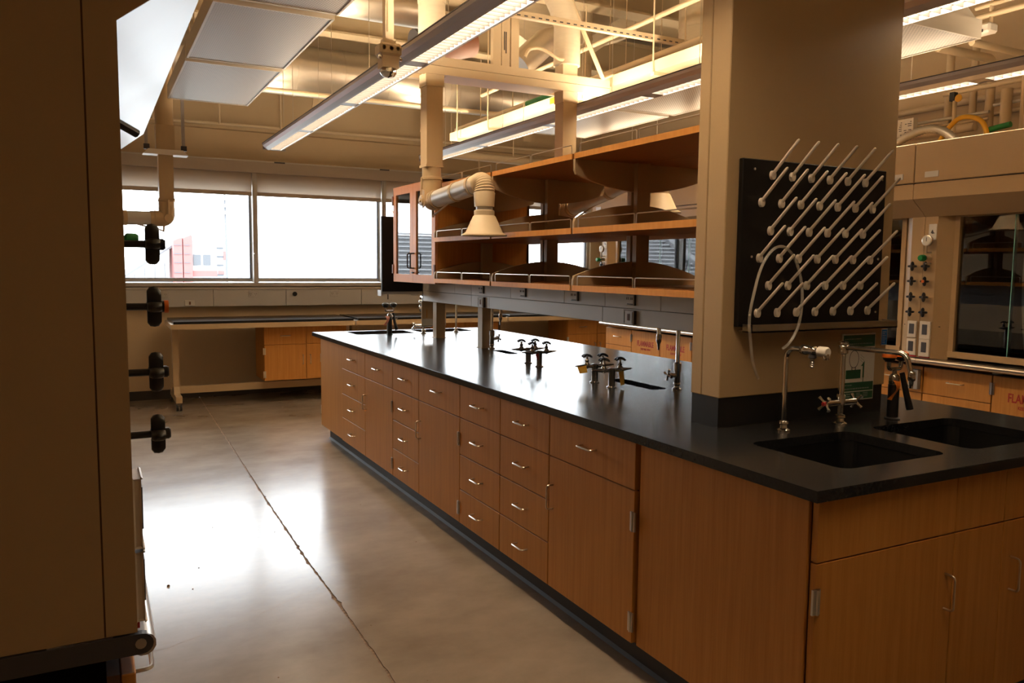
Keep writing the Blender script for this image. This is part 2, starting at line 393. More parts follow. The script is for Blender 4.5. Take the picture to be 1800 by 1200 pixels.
O('round_port', MB().cyl((2.10, 9.476, 1.16), .026, .016, 'y', 16), 'black', wr)

# service column (pipe chase) standing in the island counter
CX0, CX1, CY0, CY1 = 2.045, 2.955, 2.245, 2.405
ch = ST('wall_column', label='beige boxed-in service column rising from the island counter')
O('face_panel', MB().cbox(CX0, CX1, CY0, CY0+.1, 1.026, ZC, .003), 'colp', ch)
O('side_panel', MB().cbox(CX0, CX1, CY0+.1025, CY1, 1.026, ZC, .003), 'colp', ch)
O('upstand', MB().box(CX0+.004, CX1-.004, CY0+.008, CY1-.004, .914, 1.026), 'epoxy_m', ch)

# ================================================================== ISLAND
def pull(mb, p, d, half, out, r=.004):
    """wire pull centred at p, along d, standing out along 'out'"""
    p, d, out = Vector(p), Vector(d), Vector(out)
    mb.tube(arc_pts([p-d*half, p-d*half+out*.032, p+d*half+out*.032, p+d*half], .014, 4), r, 6); return mb
def hinge(mb, x, y, z, ax, s=1):
    if ax == 'x':
        mb.box(x-.006, x+.001, y-.012, y+.016, z-.036, z+.036).cyl((x-.007, y, z-.036), .005, .072, 'z', 6)
    else:
        mb.box(x-.016, x+.012, y-.006, y+.001, z-.036, z+.036).cyl((x, y-.007, z-.036), .005, .072, 'z', 6)
    return mb
FX = 1.728
def unit_x(y0, y1, kind, label, fx=FX, back=3.30, z=(.115, .305, .495, .695, .880), group='oak base cabinets of the island', sgn=1, name='base_cabinet', hand=1):
    """oak base cabinet facing -x between y0 and y1"""
    t = T(name, label, 'cabinet', ((fx+back)/2, (y0+y1)/2, z[0]), group)
    O('carcass', MB().box(fx+.022, fx+.04, y0+.0015, y1-.0015, z[0], z[-1]+.001).box(fx+.04, back, y0+.0015, y1-.0015, z[0], .77), 'carcass', t)
    O('side_panel', MB().box(fx+.018, back, y0+.001, y0+.0014, z[0], z[-1]), 'oak', t)
    g = .002; ym = (y0+y1)/2; n = [0]
    def front(nm, za, zb): return O(nm, MB().cbox(fx, fx+.021, y0+g+.001, y1-g-.001, za+g, zb-g, .0018), 'oak', t)
    def drawer(za, zb):
        d = front('drawer', za, zb); O('handle', pull(MB(), (fx, ym, (za+zb)/2+.005), (0, 1, 0), .05, (-1, 0, 0)), 'nickel', d)
    def door(za, zb):
        d = front('door', za, zb); yh = y1-.035 if hand > 0 else y0+.035; yk = y0 if hand > 0 else y1
        O('handle', pull(MB(), (fx, yh, za+(zb-za)*.70), (0, 0, 1), .052, (-1, 0, 0)), 'nickel', d)
        for zz in (za+.085, zb-.115): O('hinge', hinge(MB(), fx, yk+.004*hand, zz, 'x'), 'steel', d)
    if kind == 4:
        for a, b in zip(z[:-1], z[1:]): drawer(a, b)
    elif kind == 'd': drawer(z[3], z[4]); door(z[0], z[3])
    return t
unit_x(5.58, 6.19, 4, 'four-drawer oak cabinet farthest along the island side, nearest the windows')
unit_x(4.98, 5.58, 'd', 'oak cabinet with one drawer over a door, second from far end of island')
unit_x(4.503, 4.98, 4, 'four-drawer oak cabinet, third from the far end of the island')
unit_x(3.893, 4.503, 'd', 'oak cabinet with drawer over door, in the middle of the island side')
unit_x(3.411, 3.893, 4, 'narrow four-drawer oak cabinet, left one of the touching drawer pair')
unit_x(2.939, 3.411, 4, 'narrow four-drawer oak cabinet, right one of the touching drawer pair')
unit_x(2.319, 2.939, 'd', 'oak cabinet with drawer over door, nearest the viewer on island side')

# near sink cabinet (faces the viewer)
t = T('sink_cabinet', 'oak sink cabinet with blank drawer fronts at near end of island', 'cabinet', (2.5, 1.9, .115), 'oak base cabinets of the island')
O('carcass', MB().box(1.752, 3.31, 1.528, 2.316, .115, .60).box(1.752, 3.31, 1.528, 1.55, .60, .881).box(1.752, 1.77, 1.55, 2.316, .60, .881), 'carcass', t)
O('side_panel', MB().cbox(1.738, 1.752, 1.535, 2.304, .115, .880, .0015), 'oak', t)
for a, b, hx in ((1.742, 2.349, 2.312), (2.349, 2.60, None), (2.60, 3.207, 2.650), (3.207, 3.31, None)):
    O('false_front', MB().cbox(a+.002, b-.002, 1.505, 1.527, .699, .879, .0015), 'oak', t)
    d = O('door' if hx else 'filler', MB().cbox(a+.002, b-.002, 1.505, 1.527, .117, .695, .0015), 'oak', t)
    if hx:
        O('handle', pull(MB(), (hx, 1.505, .517), (0, 0, 1), .055, (0, -1, 0)), 'nickel', d)
        kx = a if hx > (a+b)/2 else b
        for zz in (.20, .59): O('hinge', hinge(MB(), kx+(.003 if kx == a else -.003), 1.505, zz, 'y'), 'steel', d)
# far sink cabinet
t = T('sink_cabinet', 'plain oak end cabinet under the far sinks of the island', 'cabinet', (2.5, 6.5, .115), 'oak base cabinets of the island')
O('carcass', MB().box(1.752, 3.31, 6.192, 6.865, .115, .60).box(1.752, 3.31, 6.192, 6.21, .60, .881).box(1.752, 1.77, 6.21, 6.865, .60, .881).box(1.752, 3.31, 6.85, 6.865, .60, .881), 'carcass', t)
O('side_panel', MB().cbox(1.738, 1.752, 6.192, 6.88, .115, .880, .0015), 'oak', t)
for a, b, hx in ((1.742, 2.349, 2.312), (2.349, 2.60, None), (2.60, 3.31, 2.650)):
    d = O('door' if hx else 'filler', MB().cbox(a+.002, b-.002, 6.866, 6.888, .117, .879, .0015), 'oak', t)
    if hx:
        kx = a if hx > (a+b)/2 else b
        O('handle', pull(MB(), (hx, 6.888, .517), (0, 0, 1), .055, (0, 1, 0)), 'nickel', d)
        for zz in (.25, .70): O('hinge', MB().box(kx-.004, kx+.02, 6.884, 6.893, zz-.036, zz+.036), 'steel', d)
k = tag(O('toe_kick', MB().prism([(1.80, 0), (3.25, 0), (3.25, .116), (1.80, .116)], 'y', 1.575, 6.83).prism([(1.788, 0), (1.8, 0), (1.8, .012)], 'y', 1.575, 6.83), 'kick', org=(2.5, 4.2, 0)), 'dark rubber toe kick plinth under the island cabinets', 'plinth')

# worktop with sink cut-outs
sinks = [(1.965, 2.455, 1.61, 2.01), (2.580, 3.065, 1.61, 2.02), (1.985, 2.51, 6.62, 6.96), (2.59, 3.09, 6.66, 6.99)]
cups = [(2.485, 2.575, 4.78, 5.06), (2.40, 2.50, 3.10, 3.50)]
holes = [rrect(a, b, c, d, .045) for a, b, c, d in sinks] + [rrect(a, b, c, d, .03) for a, b, c, d in cups]
wt = T('worktop', 'long black epoxy worktop of the island', 'countertop', (2.525, 4.25, .882))
mb = MB(); mb.bm(holed_slab([(1.70, 1.476), (3.35, 1.476), (3.35, 7.03), (1.70, 7.03)], holes, .882, .912))
O('slab', mb, 'epoxy', wt)
bv = MB()   # softened top arris
for a, b in (((1.70, 1.476), (3.35, 1.476)), ((3.35, 1.476), (3.35, 7.03)), ((3.35, 7.03), (1.70, 7.03)), ((1.70, 7.03), (1.70, 1.476))): pass
O('top_face', MB().bm(holed_slab([(1.703, 1.479), (3.347, 1.479), (3.347, 7.027), (1.703, 7.027)], holes, .912, .914)), 'epoxy', wt)
def basin(x0, x1, y0, y1, z0, ztop, r):
    m = MB(); o_ = rrect(x0, x1, y0, y1, r); i_ = rrect(x0+.012, x1-.012, y0+.012, y1-.012, r); n = len(o_)
    vs = [(x, y, ztop) for x, y in o_]+[(x, y, z0) for x, y in i_]+[((x0+x1)/2, (y0+y1)/2, z0-.008)]
    fs = [(i, (i+1) % n, n+(i+1) % n, n+i) for i in range(n)]+[(n+i, n+(i+1) % n, 2*n) for i in range(n)]
    m.add(vs, fs); return m
for (a, b, c, d), nm in zip(sinks, ('near left black sink basin in the island worktop', 'near right black sink basin beside the emergency eyewash', 'far left black sink basin in front of the windows', 'far right black sink basin in front of the windows')):
    s = T('sink', nm, 'sink', ((a+b)/2, (c+d)/2, .62), 'deep black resin sinks of the island')
    O('bowl', basin(a-.002, b+.002, c-.002, d+.002, .63, .882, .047), 'sink', s)
    O('drain', MB().lathe([(.0, .004), (.03, .004), (.04, 0)], ((a+b)/2, (c+d)/2, .626), 'z', 16), 'dgrey', s)
for (a, b, c, d), nm in zip(cups, ('small cup sink in worktop beside the far faucet under the shelves', 'small cup sink in worktop beside the service column')):
    s = T('cup_sink', nm, 'sink', ((a+b)/2, (c+d)/2, .76), 'narrow cup sinks under the raceway')
    O('bowl', basin(a-.002, b+.002, c-.002, d+.002, .79, .882, .032), 'sink', s)
    O('drain', MB().lathe([(.0, .003), (.02, .003), (.025, 0)], ((a+b)/2, (c+d)/2, .786), 'z', 12), 'dgrey', s)

# ---------------------------------------------------------------- reagent shelves
SX0, SX1, SXC = 2.125, 2.925, 2.525
LEV = ((1.387, 1.415), (1.669, 1.699), (2.035, 2.062))
def arch(mb, y, base, ends, peak, n=16, up=True):
    pts = []
    for i in range(n+1):
        u = i/n; x = SX0+.012+(SX1-SX0-.024)*u; e = 1-abs(2*u-1); z = ends+(peak-ends)*math.sin(e*PI/2)**.9
        pts.append((x, z))
    c = .02*(1 if up else -1)
    poly = [(SX0+.004, base)]+[(SX0+.004, ends-c)]+pts+[(SX1-.004, ends-c), (SX1-.004, base)]
    mb.prism(poly, 'y', y-.009, y+.009); return mb
def wire_guard(mb, x, y0, y1, z):
    mb.tube(arc_pts([(x, y0, z), (x, y0, z+.045), (x, y1, z+.045), (x, y1, z)], .010, 4), .003, 6); return mb
bays = [(2.42, 3.42, 'nearest the service column'), (3.42, 4.335, 'in the middle of the island'), (4.335, 5.25, 'next to the glass cabinet')]
for y0, y1, nm in bays:
    t = T('reagent_shelf', 'double-sided oak reagent shelf bay %s' % nm, 'shelf', (SXC, (y0+y1)/2, 1.38), 'oak reagent shelf bays over the island')
    for li, (za, zb) in enumerate(LEV):
        ya, yb = y0+.011, y1-.011
        if y0 < 2.5: ya = y0+.001
        for xa, xb in ((SX0, SXC-.002), (SXC+.002, SX1)):
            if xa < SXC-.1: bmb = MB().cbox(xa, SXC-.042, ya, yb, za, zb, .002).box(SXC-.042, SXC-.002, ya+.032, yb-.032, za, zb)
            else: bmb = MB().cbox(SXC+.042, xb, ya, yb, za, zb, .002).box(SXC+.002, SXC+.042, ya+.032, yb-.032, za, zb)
            s = O('shelf_board', bmb, 'shelf_shaded', t)
            xe = xa if xa < SXC-.1 else xb
            O('edge_band', MB().box(xe-.0035, xe+.0005, ya, yb, za, zb) if xa < SXC-.1 else MB().box(xe-.0005, xe+.0035, ya, yb, za, zb), 'oak_edge', s)
            xg = xa+.012 if xa < SXC-.1 else xb-.012; ym = (ya+yb)/2
            O('wire_guard', wire_guard(MB(), xg, ya+.025, ym-.008, zb), 'nickel', s)
            O('wire_guard', wire_guard(MB(), xg, ym+.008, yb-.025, zb), 'nickel', s)
    O('upright', MB().box(SXC-.04, SXC+.04, y1-.042, y1-.0095, 1.388, 2.09), 'bracket_shaded', t)
    if y1 < 5: O('upright', MB().box(SXC-.04, SXC+.04, y1+.0095, y1+.042, 1.388, 2.09), 'bracket_shaded', t)
    O('divider', arch(MB(), y1, LEV[0][0], 1.462, 1.538), 'bracket_shaded', t)
    O('divider', arch(MB(), y1, LEV[1][0], 1.748, 1.826), 'bracket_shaded', t)
    O('hanging_bracket', arch(MB(), y1, LEV[2][0]+.001, 1.962, 1.892, up=False), 'bracket_shaded', t)
# posts on the worktop
for y, nm in ((6.12, 'grey steel post under the raceway nearest the far sinks'), (5.25, 'grey steel post under the raceway beside the cup sink faucet')):
    tag(O('support_post', MB().cbox(2.488, 2.568, y-.04, y+.04, .914, 1.212, .004).box(2.48, 2.576, y-.048, y+.048, .914, .918), 'paint', org=(2.528, y, .914)), nm, 'post', 'steel posts carrying the raceway')
# raceway above the island
rw = T('service_raceway', 'long grey metal power raceway under the island shelves', 'raceway', (2.525, 4.3, 1.212))
ub = [2.42, 2.62, 3.12, 3.60, 4.02, 4.70, 5.32, 5.62, 6.285]; lb = [2.42, 3.62, 5.02, 5.32, 6.285]
for xf, xb in ((2.45, 2.478), (2.582, 2.61)):
    for a, b in zip(ub, ub[1:]): O('cover_panel', MB().cbox(xf, xb, a+.0008, b-.0008, 1.2955, 1.376, .002), 'race', rw)
    for a, b in zip(lb, lb[1:]): O('cover_panel', MB().cbox(xf, xb, a+.0008, b-.0008, 1.212, 1.2945, .002), 'race', rw)
O('top_plate', MB().box(2.45, 2.61, 2.42, 6.285, 1.376, 1.386), 'race', rw)
O('end_cap', MB().box(2.448, 2.612, 6.285, 6.295, 1.21, 1.386), 'dgrey', rw)
for y in (3.36, 3.90, 4.52, 5.14):
    p = O('outlet', MB().cbox(2.438, 2.452, y-.035, y+.035, 1.312, 1.368, .003), 'race', rw); s = MB()
    for dy in (-.018, .018):
        for q in (-.006, .006): s.box(2.436, 2.439, y+dy+q-.0012, y+dy+q+.0012, 1.342, 1.354)
    s.box(2.4372, 2.4392, y-.03, y+.02, 1.316, 1.322)
    O('slots', s, 'dgrey', p); O('side_shade', MB().box(2.441, 2.4505, y-.0385, y-.0355, 1.313, 1.367), 'dgrey', p)  # thin dark strip paints the shade on the outlet's near side
for y in (3.36, 5.13):
    p = O('data_box', MB().cbox(2.432, 2.452, y-.045, y+.045, 1.214, 1.288, .003), 'signw' if y > 5 else 'race', rw)
    O('jack', MB().box(2.429, 2.433, y-.010, y+.006, 1.236, 1.270), 'brown', p)
    O('frame_line', MB().box(2.430, 2.4325, y-.036, y-.033, 1.222, 1.280), 'grey', p); O('frame_line', MB().box(2.430, 2.4325, y+.033, y+.036, 1.222, 1.280), 'grey', p)
    O('side_shade', MB().box(2.434, 2.451, y-.0462, y-.0452, 1.216, 1.286), 'dgrey', p)  # shaded near side of the box, drawn as a dark sheet

# ---------------------------------------------------------------- glass cabinet at far end of the shelves
gc = T('glass_cabinet', 'cherry wall cabinet with two glass doors at far end of shelves', 'cabinet', (2.33, 5.71, 1.376))
ya, yb, za, zb = 5.275, 6.15, 1.376, 2.112
O('carcass', MB().box(2.17, 2.9, ya, ya+.018, za, zb).box(2.17, 2.9, yb-.018, yb, za, zb).box(2.17, 2.9, ya, yb, za, za+.02).box(2.17, 2.9, ya, yb, zb-.02, zb).box(2.88, 2.9, ya, yb, za, zb), 'oak', gc)
O('shelf_board', MB().box(2.19, 2.88, ya+.018, yb-.018, 1.72, 1.74), 'oak', gc)
ym = (ya+yb)/2
for da, db, hs in ((ya, ym-.0015, 1), (ym+.0015, yb, -1)):
    fr = MB(); s_ = .062
    fr.box(2.146, 2.168, da, da+s_, za, zb).box(2.146, 2.168, db-s_, db, za, zb).box(2.146, 2.168, da+s_, db-s_, za, za+s_).box(2.146, 2.168, da+s_, db-s_, zb-s_, zb)
    d = O('door', fr, 'cherry', gc)
    O('pane', MB().box(2.155, 2.159, da+s_, db-s_, za+s_, zb-s_), 'cglass', d)
    hy = db-.030 if hs > 0 else da+.030
    O('handle', pull(MB(), (2.146, hy, 1.54), (0, 0, 1), .055, (-1, 0, 0), .005), 'black', d)
    hk = da if hs > 0 else db
    for zz in (za+.1, zb-.1): O('hinge', MB().box(2.138, 2.15, hk-.008, hk+.016, zz-.035, zz+.035), 'brown', d)
O('lock', MB().cyl((2.128, ym-.02, za+.075), .006, .02, 'x', 8).box(2.126, 2.132, ym-.045, ym-.01, za+.072, za+.078), 'black', gc)
# far drying rack board, seen from behind
fb = T('drying_rack', 'black drying rack board at far end behind the glass cabinet', 'drying rack', (2.5, 6.31, 1.26), 'wall drying racks of the island')
O('board', MB().cbox(2.10, 2.92, 6.30, 6.325, 1.29, 1.90, .003), 'black_m', fb)
O('drip_trough', MB().box(2.09, 2.93, 6.29, 6.36, 1.268, 1.29).box(2.085, 2.095, 6.28, 6.37, 1.255, 1.30), 'steel', fb)
O('drain_stub', MB().cyl((2.16, 6.33, 1.225), .005, .045, 'z', 6), 'dgrey', fb)
for r in range(6):
    for c in range(7 if r % 2 else 6):
        x = (2.19 if r % 2 else 2.24)+c*.1; z = 1.85-r*.1016
        O('peg', MB().tube([(x, 6.325, z), (x, 6.45, z+.115)], .0055, 6), 'peg', fb)
O('brush', MB().tube([(2.13, 6.285, 1.93), (2.12, 6.285, 1.99)], .003, 5), 'dgrey', fb)
fs = T('back_panel', 'beige panel with grey lower half behind the far steel post', 'panel', (2.55, 6.3, 1.0))
O('plate', MB().cbox(2.445, 2.665, 6.298, 6.31, 1.0, 1.209, .002), 'paint', fs); O('lower_plate', MB().box(2.45, 2.66, 6.295, 6.299, 1.003, 1.06), 'race', fs)
O('hand_slot', MB().box(2.487, 2.492, 6.296, 6.299, 1.07, 1.14), 'oak_edge', fs)

# ================================================================== THINGS ON THE ISLAND
# drying rack on the column
dr = T('drying_rack', 'black pegboard drying rack with white pegs on the service column', 'drying rack', (2.485, 2.22, 1.27), 'wall drying racks of the island')
O('board', MB().cbox(2.10, 2.872, 2.222, 2.244, 1.292, 1.905, .003), 'black_m', dr)
tr = MB().box(2.125, 2.925, 2.175, 2.244, 1.272, 1.278).box(2.125, 2.925, 2.175, 2.181, 1.272, 1.302).box(2.125, 2.131, 2.175, 2.222, 1.272, 1.302).box(2.919, 2.925, 2.175, 2.244, 1.272, 1.302)
O('drip_trough', tr, 'steel', dr)
for x, z in ((2.155, 1.868), (2.155, 1.55), (2.155, 1.335), (2.845, 1.868), (2.845, 1.55), (2.845, 1.335)):
    O('screw', MB().lathe([(.006, 0), (.005, -.003), (0, -.004)], (x, 2.222, z), 'y', 8), 'chrome', dr)
me_b = None
pegs = []
for r in range(6):
    for c in range(7 if r % 2 else 6): pegs.append(((2.19 if r % 2 else 2.24)+c*.1, 1.85-r*.1016))
boss = MB().prism([(.011*math.cos(2*PI*k/16), .017*math.sin(2*PI*k/16)) for k in range(16)], 'y', 0, -.014, True)
rod = MB().tube([(0, -.004, .002), (0, -.122, .111), (0, -.126, .1145)], .0058, 8, radii=[.0066, .0056, .003])
pb = O('peg', boss, 'peg'); pr = O('peg_rod', rod, 'peg'); pr.parent = pb
for i, (x, z) in enumerate(pegs):
    if i == 0: a, b = pb, pr
    else: a = pb.copy(); b = pr.copy(); C.objects.link(a); C.objects.link(b); b.parent = a
    a.parent = dr; a.location = (x-2.485, 2.222-2.22, z-1.27)
# clear tubing draped over a peg
tp = [(2.163, 2.17, 1.102), (2.128, 2.165, 1.165), (2.106, 2.16, 1.25), (2.093, 2.155, 1.33), (2.103, 2.15, 1.41), (2.131, 2.15, 1.50), (2.172, 2.15, 1.562), (2.227, 2.15, 1.588), (2.284, 2.15, 1.562), (2.328, 2.15, 1.492), (2.348, 2.15, 1.397), (2.335, 2.15, 1.30), (2.296, 2.15, 1.238), (2.262, 2.155, 1.212)]
def smooth_path(p, n=5):
    p = [Vector(q) for q in p]; out = []
    for i in range(len(p)-1):
        a, b, c, d = p[max(i-1, 0)], p[i], p[i+1], p[min(i+2, len(p)-1)]
        for k in range(n):
            t = k/n; out.append(.5*((2*b)+(c-a)*t+(2*a-5*b+4*c-d)*t*t+(3*b-a-3*c+d)*t**3))
    out.append(p[-1]); return out
tag(O('tubing', MB().tube(smooth_path(tp), .0055, 10, caps=False), 'tube', org=tp[0]), 'loop of clear plastic tubing hanging on the pegboard', 'tubing')

# safety sign and sticker on the column
sg = T('eyewash_sign', 'green and white emergency eyewash sign on the column', 'sign', (2.781, 2.24, .97))
O('plate', MB().box(2.684, 2.878, 2.238, 2.2445, .972, 1.247), 'signw', sg)
for a, b in ((1.192, 1.241), (1.010, 1.046), (.976, 1.006)): O('green_band', MB().box(2.688, 2.874, 2.237, 2.238, a, b), 'sgreen', sg)
def disc_ring(mb, cx, cz, rx, rz, y, th, n=28):
    vs = []; fs = []
    for k in range(n):
        a = 2*PI*k/n; vs += [(cx+rx*math.cos(a), y, cz+rz*math.sin(a)), (cx+(rx-th)*math.cos(a), y, cz+(rz-th)*math.sin(a))]
    for k in range(n): j = (k+1) % n; fs.append((2*k, 2*j, 2*j+1, 2*k+1))
    return mb.add(vs, fs)
pic = disc_ring(MB(), 2.753, 1.142, .029, .037, 2.2368, .003)
pic.box(2.741, 2.744, 2.2366, 2.2376, 1.09, 1.108).box(2.762, 2.765, 2.2366, 2.2376, 1.09, 1.108)
O('face_outline', pic, 'dgrey', sg)
gp = MB().box(2.708, 2.795, 2.2366, 2.2376, 1.062, 1.098).box(2.808, 2.816, 2.2366, 2.2376, 1.064, 1.112).box(2.8105, 2.8135, 2.2366, 2.2376, 1.046, 1.064)
gp.prism([(2.797, 1.112), (2.816, 1.112), (2.816, 1.132)], 'y', 2.2366, 2.2376)
for k in range(4):
    for q in range(3): gp.box(2.792+k*.006, 2.7935+k*.006, 2.2366, 2.2376, 1.135+k*-.004+q*.011, 1.1375+k*-.004+q*.011)
O('pictogram', gp, 'sgreen', sg)
ln = MB()
for z, x1 in ((1.225, 2.79), (1.205, 2.86), (1.035, 2.745), (1.020, 2.85), (.998, 2.745), (.988, 2.74)):
    x = 2.694
    while x < x1: q = random.uniform(.006, .016); ln.box(x, min(x+q, x1), 2.2362, 2.2371, z-.0022, z+.0022); x += q+.003
for bx in (2.775, 2.815):
    for z in (1.0, .993, .986): ln.box(bx, bx+random.uniform(.02, .032), 2.2362, 2.2371, z-.0015, z+.0015)
O('print_lines', ln, 'sgrey', sg)
O('screw', MB().cyl((2.758, 2.2345, .980), .003, .003, 'y', 8), 'nickel', sg)
stk = T('sticker', 'small blue sticker with white border on the column edge', 'sticker', (2.945, 2.24, 1.19))
O('paper', MB().box(2.917, 2.953, 2.241, 2.2445, 1.193, 1.262), 'signw', stk); O('blue_field', MB().box(2.919, 2.951, 2.2403, 2.2411, 1.196, 1.259), 'blue', stk)
ln = MB()
for k in range(7): ln.box(2.923, 2.923+random.uniform(.014, .024), 2.2398, 2.2404, 1.203+k*.0075, 1.2045+k*.0075)
O('print_lines', ln, 'signw', stk)

def base_flange(mb, x, y, z=.914, r=.026): return mb.lathe([(r, 0), (r, .006), (r*.62, .012), (r*.55, .024), (r*.75, .028), (r*.7, .036), (.012, .04)], (x, y, z), 'z', 16)
def make_lever(mb, c, d, L):
    c, d = Vector(c), Vector(d).normalized(); return mb.tube([c, c+d*L*.6, c+d*L], .005, 8, radii=[.006, .005, .0075])
# deionised-water tap
f1 = T('water_tap', 'thin chrome gooseneck tap with white knob by the near left sink', 'faucet', (2.235, 2.11, .914), 'chrome taps of the island')
O('base', base_flange(MB(), 2.235, 2.11), 'chrome', f1)
O('neck', MB().tube(arc_pts([(2.235, 2.11, .94), (2.235, 2.11, 1.222), (2.235, 1.96, 1.222)], .045, 8), .0095, 12), 'chrome', f1)
v = O('valve', MB().lathe([(.010, 0), (.016, .006), (.014, .03), (.018, .04), (.018, .06), (.013, .066)], (2.235, 1.975, 1.222), 'y', 14).lathe([(.010, 0), (.013, .012), (.010, .02)], (2.235, 1.93, 1.196), 'z', 12), 'chrome', f1)
# valve lathe runs along +y: flip its cap to the spout end by building the knob on the near side
O('knob', MB().lathe([(.012, 0), (.018, -.004), (.0185, -.036), (.014, -.042), (.006, -.043)], (2.235, 1.965, 1.222), 'y', 14), 'white', v)
nz = MB().lathe([(.013, 0), (.015, -.010), (.009, -.014)], (2.235, 1.99, 1.207), 'z', 12)
O('collar', nz, 'dgrey', v)
nz = MB().lathe([(.0075, 0)]+[(.0075 if k % 2 else .0055, -.004*k) for k in range(1, 8)]+[(.003, -.032)], (2.235, 1.99, 1.193), 'z', 10)
O('barbed_nozzle', nz, 'steel', v)
# mixing faucet
f2 = T('mixing_faucet', 'chrome mixing faucet with long swing spout between near sinks', 'faucet', (2.535, 2.112, .914), 'chrome taps of the island')
O('base', base_flange(MB(), 2.535, 2.112, r=.028), 'chrome', f2)
O('stem', MB().tube([(2.528, 2.112, .94), (2.528, 2.112, 1.0)], .007, 8).tube([(2.542, 2.112, .94), (2.542, 2.112, 1.0)], .007, 8), 'chrome', f2)
O('valve_body', MB().cyl((2.455, 2.112, .998), .012, .16, 'x', 14).lathe([(.017, 0), (.017, .03), (.014, .04)], (2.535, 2.112, .99), 'z', 14), 'chrome', f2)
O('riser', MB().cyl((2.535, 2.112, 1.02), .0115, .19, 'z', 14), 'chrome', f2)
O('cap', MB().lathe([(.013, 0), (.019, .004), (.019, .03), (.016, .034), (.020, .038), (.020, .046), (.012, .05)], (2.535, 2.112, 1.185), 'z', 14), 'chrome', f2)
for sx in (-1, 1):
    h = MB()
    for k in range(4): a = PI/4+k*PI/2; make_lever(h, (2.535+sx*.082, 2.112, .998), (.25*sx, math.cos(a), math.sin(a)), .034)
    O('cross_handle', h, 'chrome', f2)
O('red_button', MB().cyl((2.440, 2.112, .998), .008, .008, 'x', 10), 'redp', f2)
O('spout', MB().tube(arc_pts([(2.535, 2.112, 1.212), (2.557, 1.86, 1.212), (2.559, 1.835, 1.135)], .03, 8), .0095, 12), 'chrome', f2)
O('aerator', MB().lathe([(.010, 0), (.013, -.004), (.013, -.03), (.008, -.036), (.006, -.06)], (2.559, 1.835, 1.15), 'z', 12), 'chrome', f2)
# eyewash
def eyewash(x, y, label, near=True):
    e = T('eyewash', label, 'eyewash', (x, y, .914), 'emergency eyewash stations')
    O('base', MB().lathe([(.030, 0), (.030, .004), (.022, .008)], (x, y, .914), 'z', 16), 'black', e)
    O('post', MB().cyl((x, y, .918), .0215, .135, 'z', 16), 'black', e)
    O('valve', MB().lathe([(.016, 0), (.02, .008), (.02, .035), (.012, .045)], (x, y, 1.05), 'z', 14).tube([(x, y, 1.09), (x, y, 1.118)], .009, 10), 'turret', e)
    O('cross_arm', MB().tube(arc_pts([(x-.036, y, 1.148), (x-.036, y, 1.115), (x+.036, y, 1.115), (x+.036, y, 1.148)], .015), .008, 10), 'turret', e)
    for s in (-1, 1):
        hd = MB().lathe([(.010, 0), (.022, .008), (.026, .02), (.024, .03)], (x+s*.036, y, 1.145), 'z', 16)
        h = O('spray_head', hd, 'black', e)
        O('dust_cap', MB().lathe([(.0275, 0), (.0275, .014), (.018, .022), (0, .024)], (x+s*.036, y, 1.163), 'z', 16), 'orange' if near else 'black', h)
    O('hose_grip', MB().tube([(x+.028, y-.012, 1.10), (x+.036, y-.03, 1.02), (x+.05, y-.04, .955)], .012, 10, radii=[.010, .012, .014]), 'black', e)
    O('squeeze_lever', MB().tube(arc_pts([(x+.015, y-.025, 1.08), (x+.05, y-.03, 1.045), (x+.065, y-.03, 1.055)], .01), .0025, 6), 'chrome', e)
    tgm = MB(); n = 8; vs = []
    for k in range(n+1):
        u = k/n; vs += [(x-.045-.02*u*u+.01*math.sin(u*3), y-.03-.012*math.sin(u*4), 1.075-.075*u), (x-.012-.03*u*u, y-.032-.008*math.sin(u*4+1), 1.07-.075*u)]
    tgm.add(vs+[(a, b+.001, c) for a, b, c in vs], [(2*k, 2*k+1, 2*k+3, 2*k+2) for k in range(n)]+[(2*k+2*n+2, 2*k+2*n+3, 2*k+2*n+5, 2*k+2*n+4) for k in range(n)])
    O('inspection_tag', tgm, 'tagorange' if near else 'pink', e)
    return e
eyewash(2.823, 2.10, 'black eyewash with orange caps and orange tag by the near sinks')
eyewash(2.245, 6.54, 'black eyewash with pale tag standing by the far left sink', False)
# far faucet pair
ff = T('mixing_faucet', 'chrome mixing faucet hidden partly behind the far steel post', 'faucet', (2.55, 6.53, .914), 'chrome taps of the island')
O('base', base_flange(MB(), 2.55, 6.53), 'chrome', ff); O('riser', MB().tube(arc_pts([(2.55, 6.53, .94), (2.55, 6.53, 1.225), (2.62, 6.78, 1.225), (2.62, 6.78, 1.17)], .03), .0095, 10), 'chrome', ff)
O('valve_body', MB().cyl((2.47, 6.53, .985), .012, .16, 'x', 12), 'chrome', ff)
h = MB()
for k in range(4): a = PI/4+k*PI/2; make_lever(h, (2.468, 6.53, .985), (-.3, math.cos(a), math.sin(a)), .036)
O('cross_handle', h, 'chrome', ff)
O('hanging_nozzle', MB().lathe([(.006, 0), (.014, .015), (.014, .05), (.010, .06), (.016, .07), (.016, .10), (.008, .11)], (2.62, 6.78, 1.09), 'z', 12), 'chrome', ff)
ft = T('water_tap', 'thin chrome gooseneck tap beside the far right sink', 'faucet', (2.89, 6.60, .914), 'chrome taps of the island')
O('base', base_flange(MB(), 2.89, 6.60), 'chrome', ft)
O('neck', MB().tube(arc_pts([(2.89, 6.60, .94), (2.89, 6.60, 1.26), (2.89, 6.76, 1.26), (2.89, 6.76, 1.20)], .04, 6), .0095, 10), 'chrome', ft)
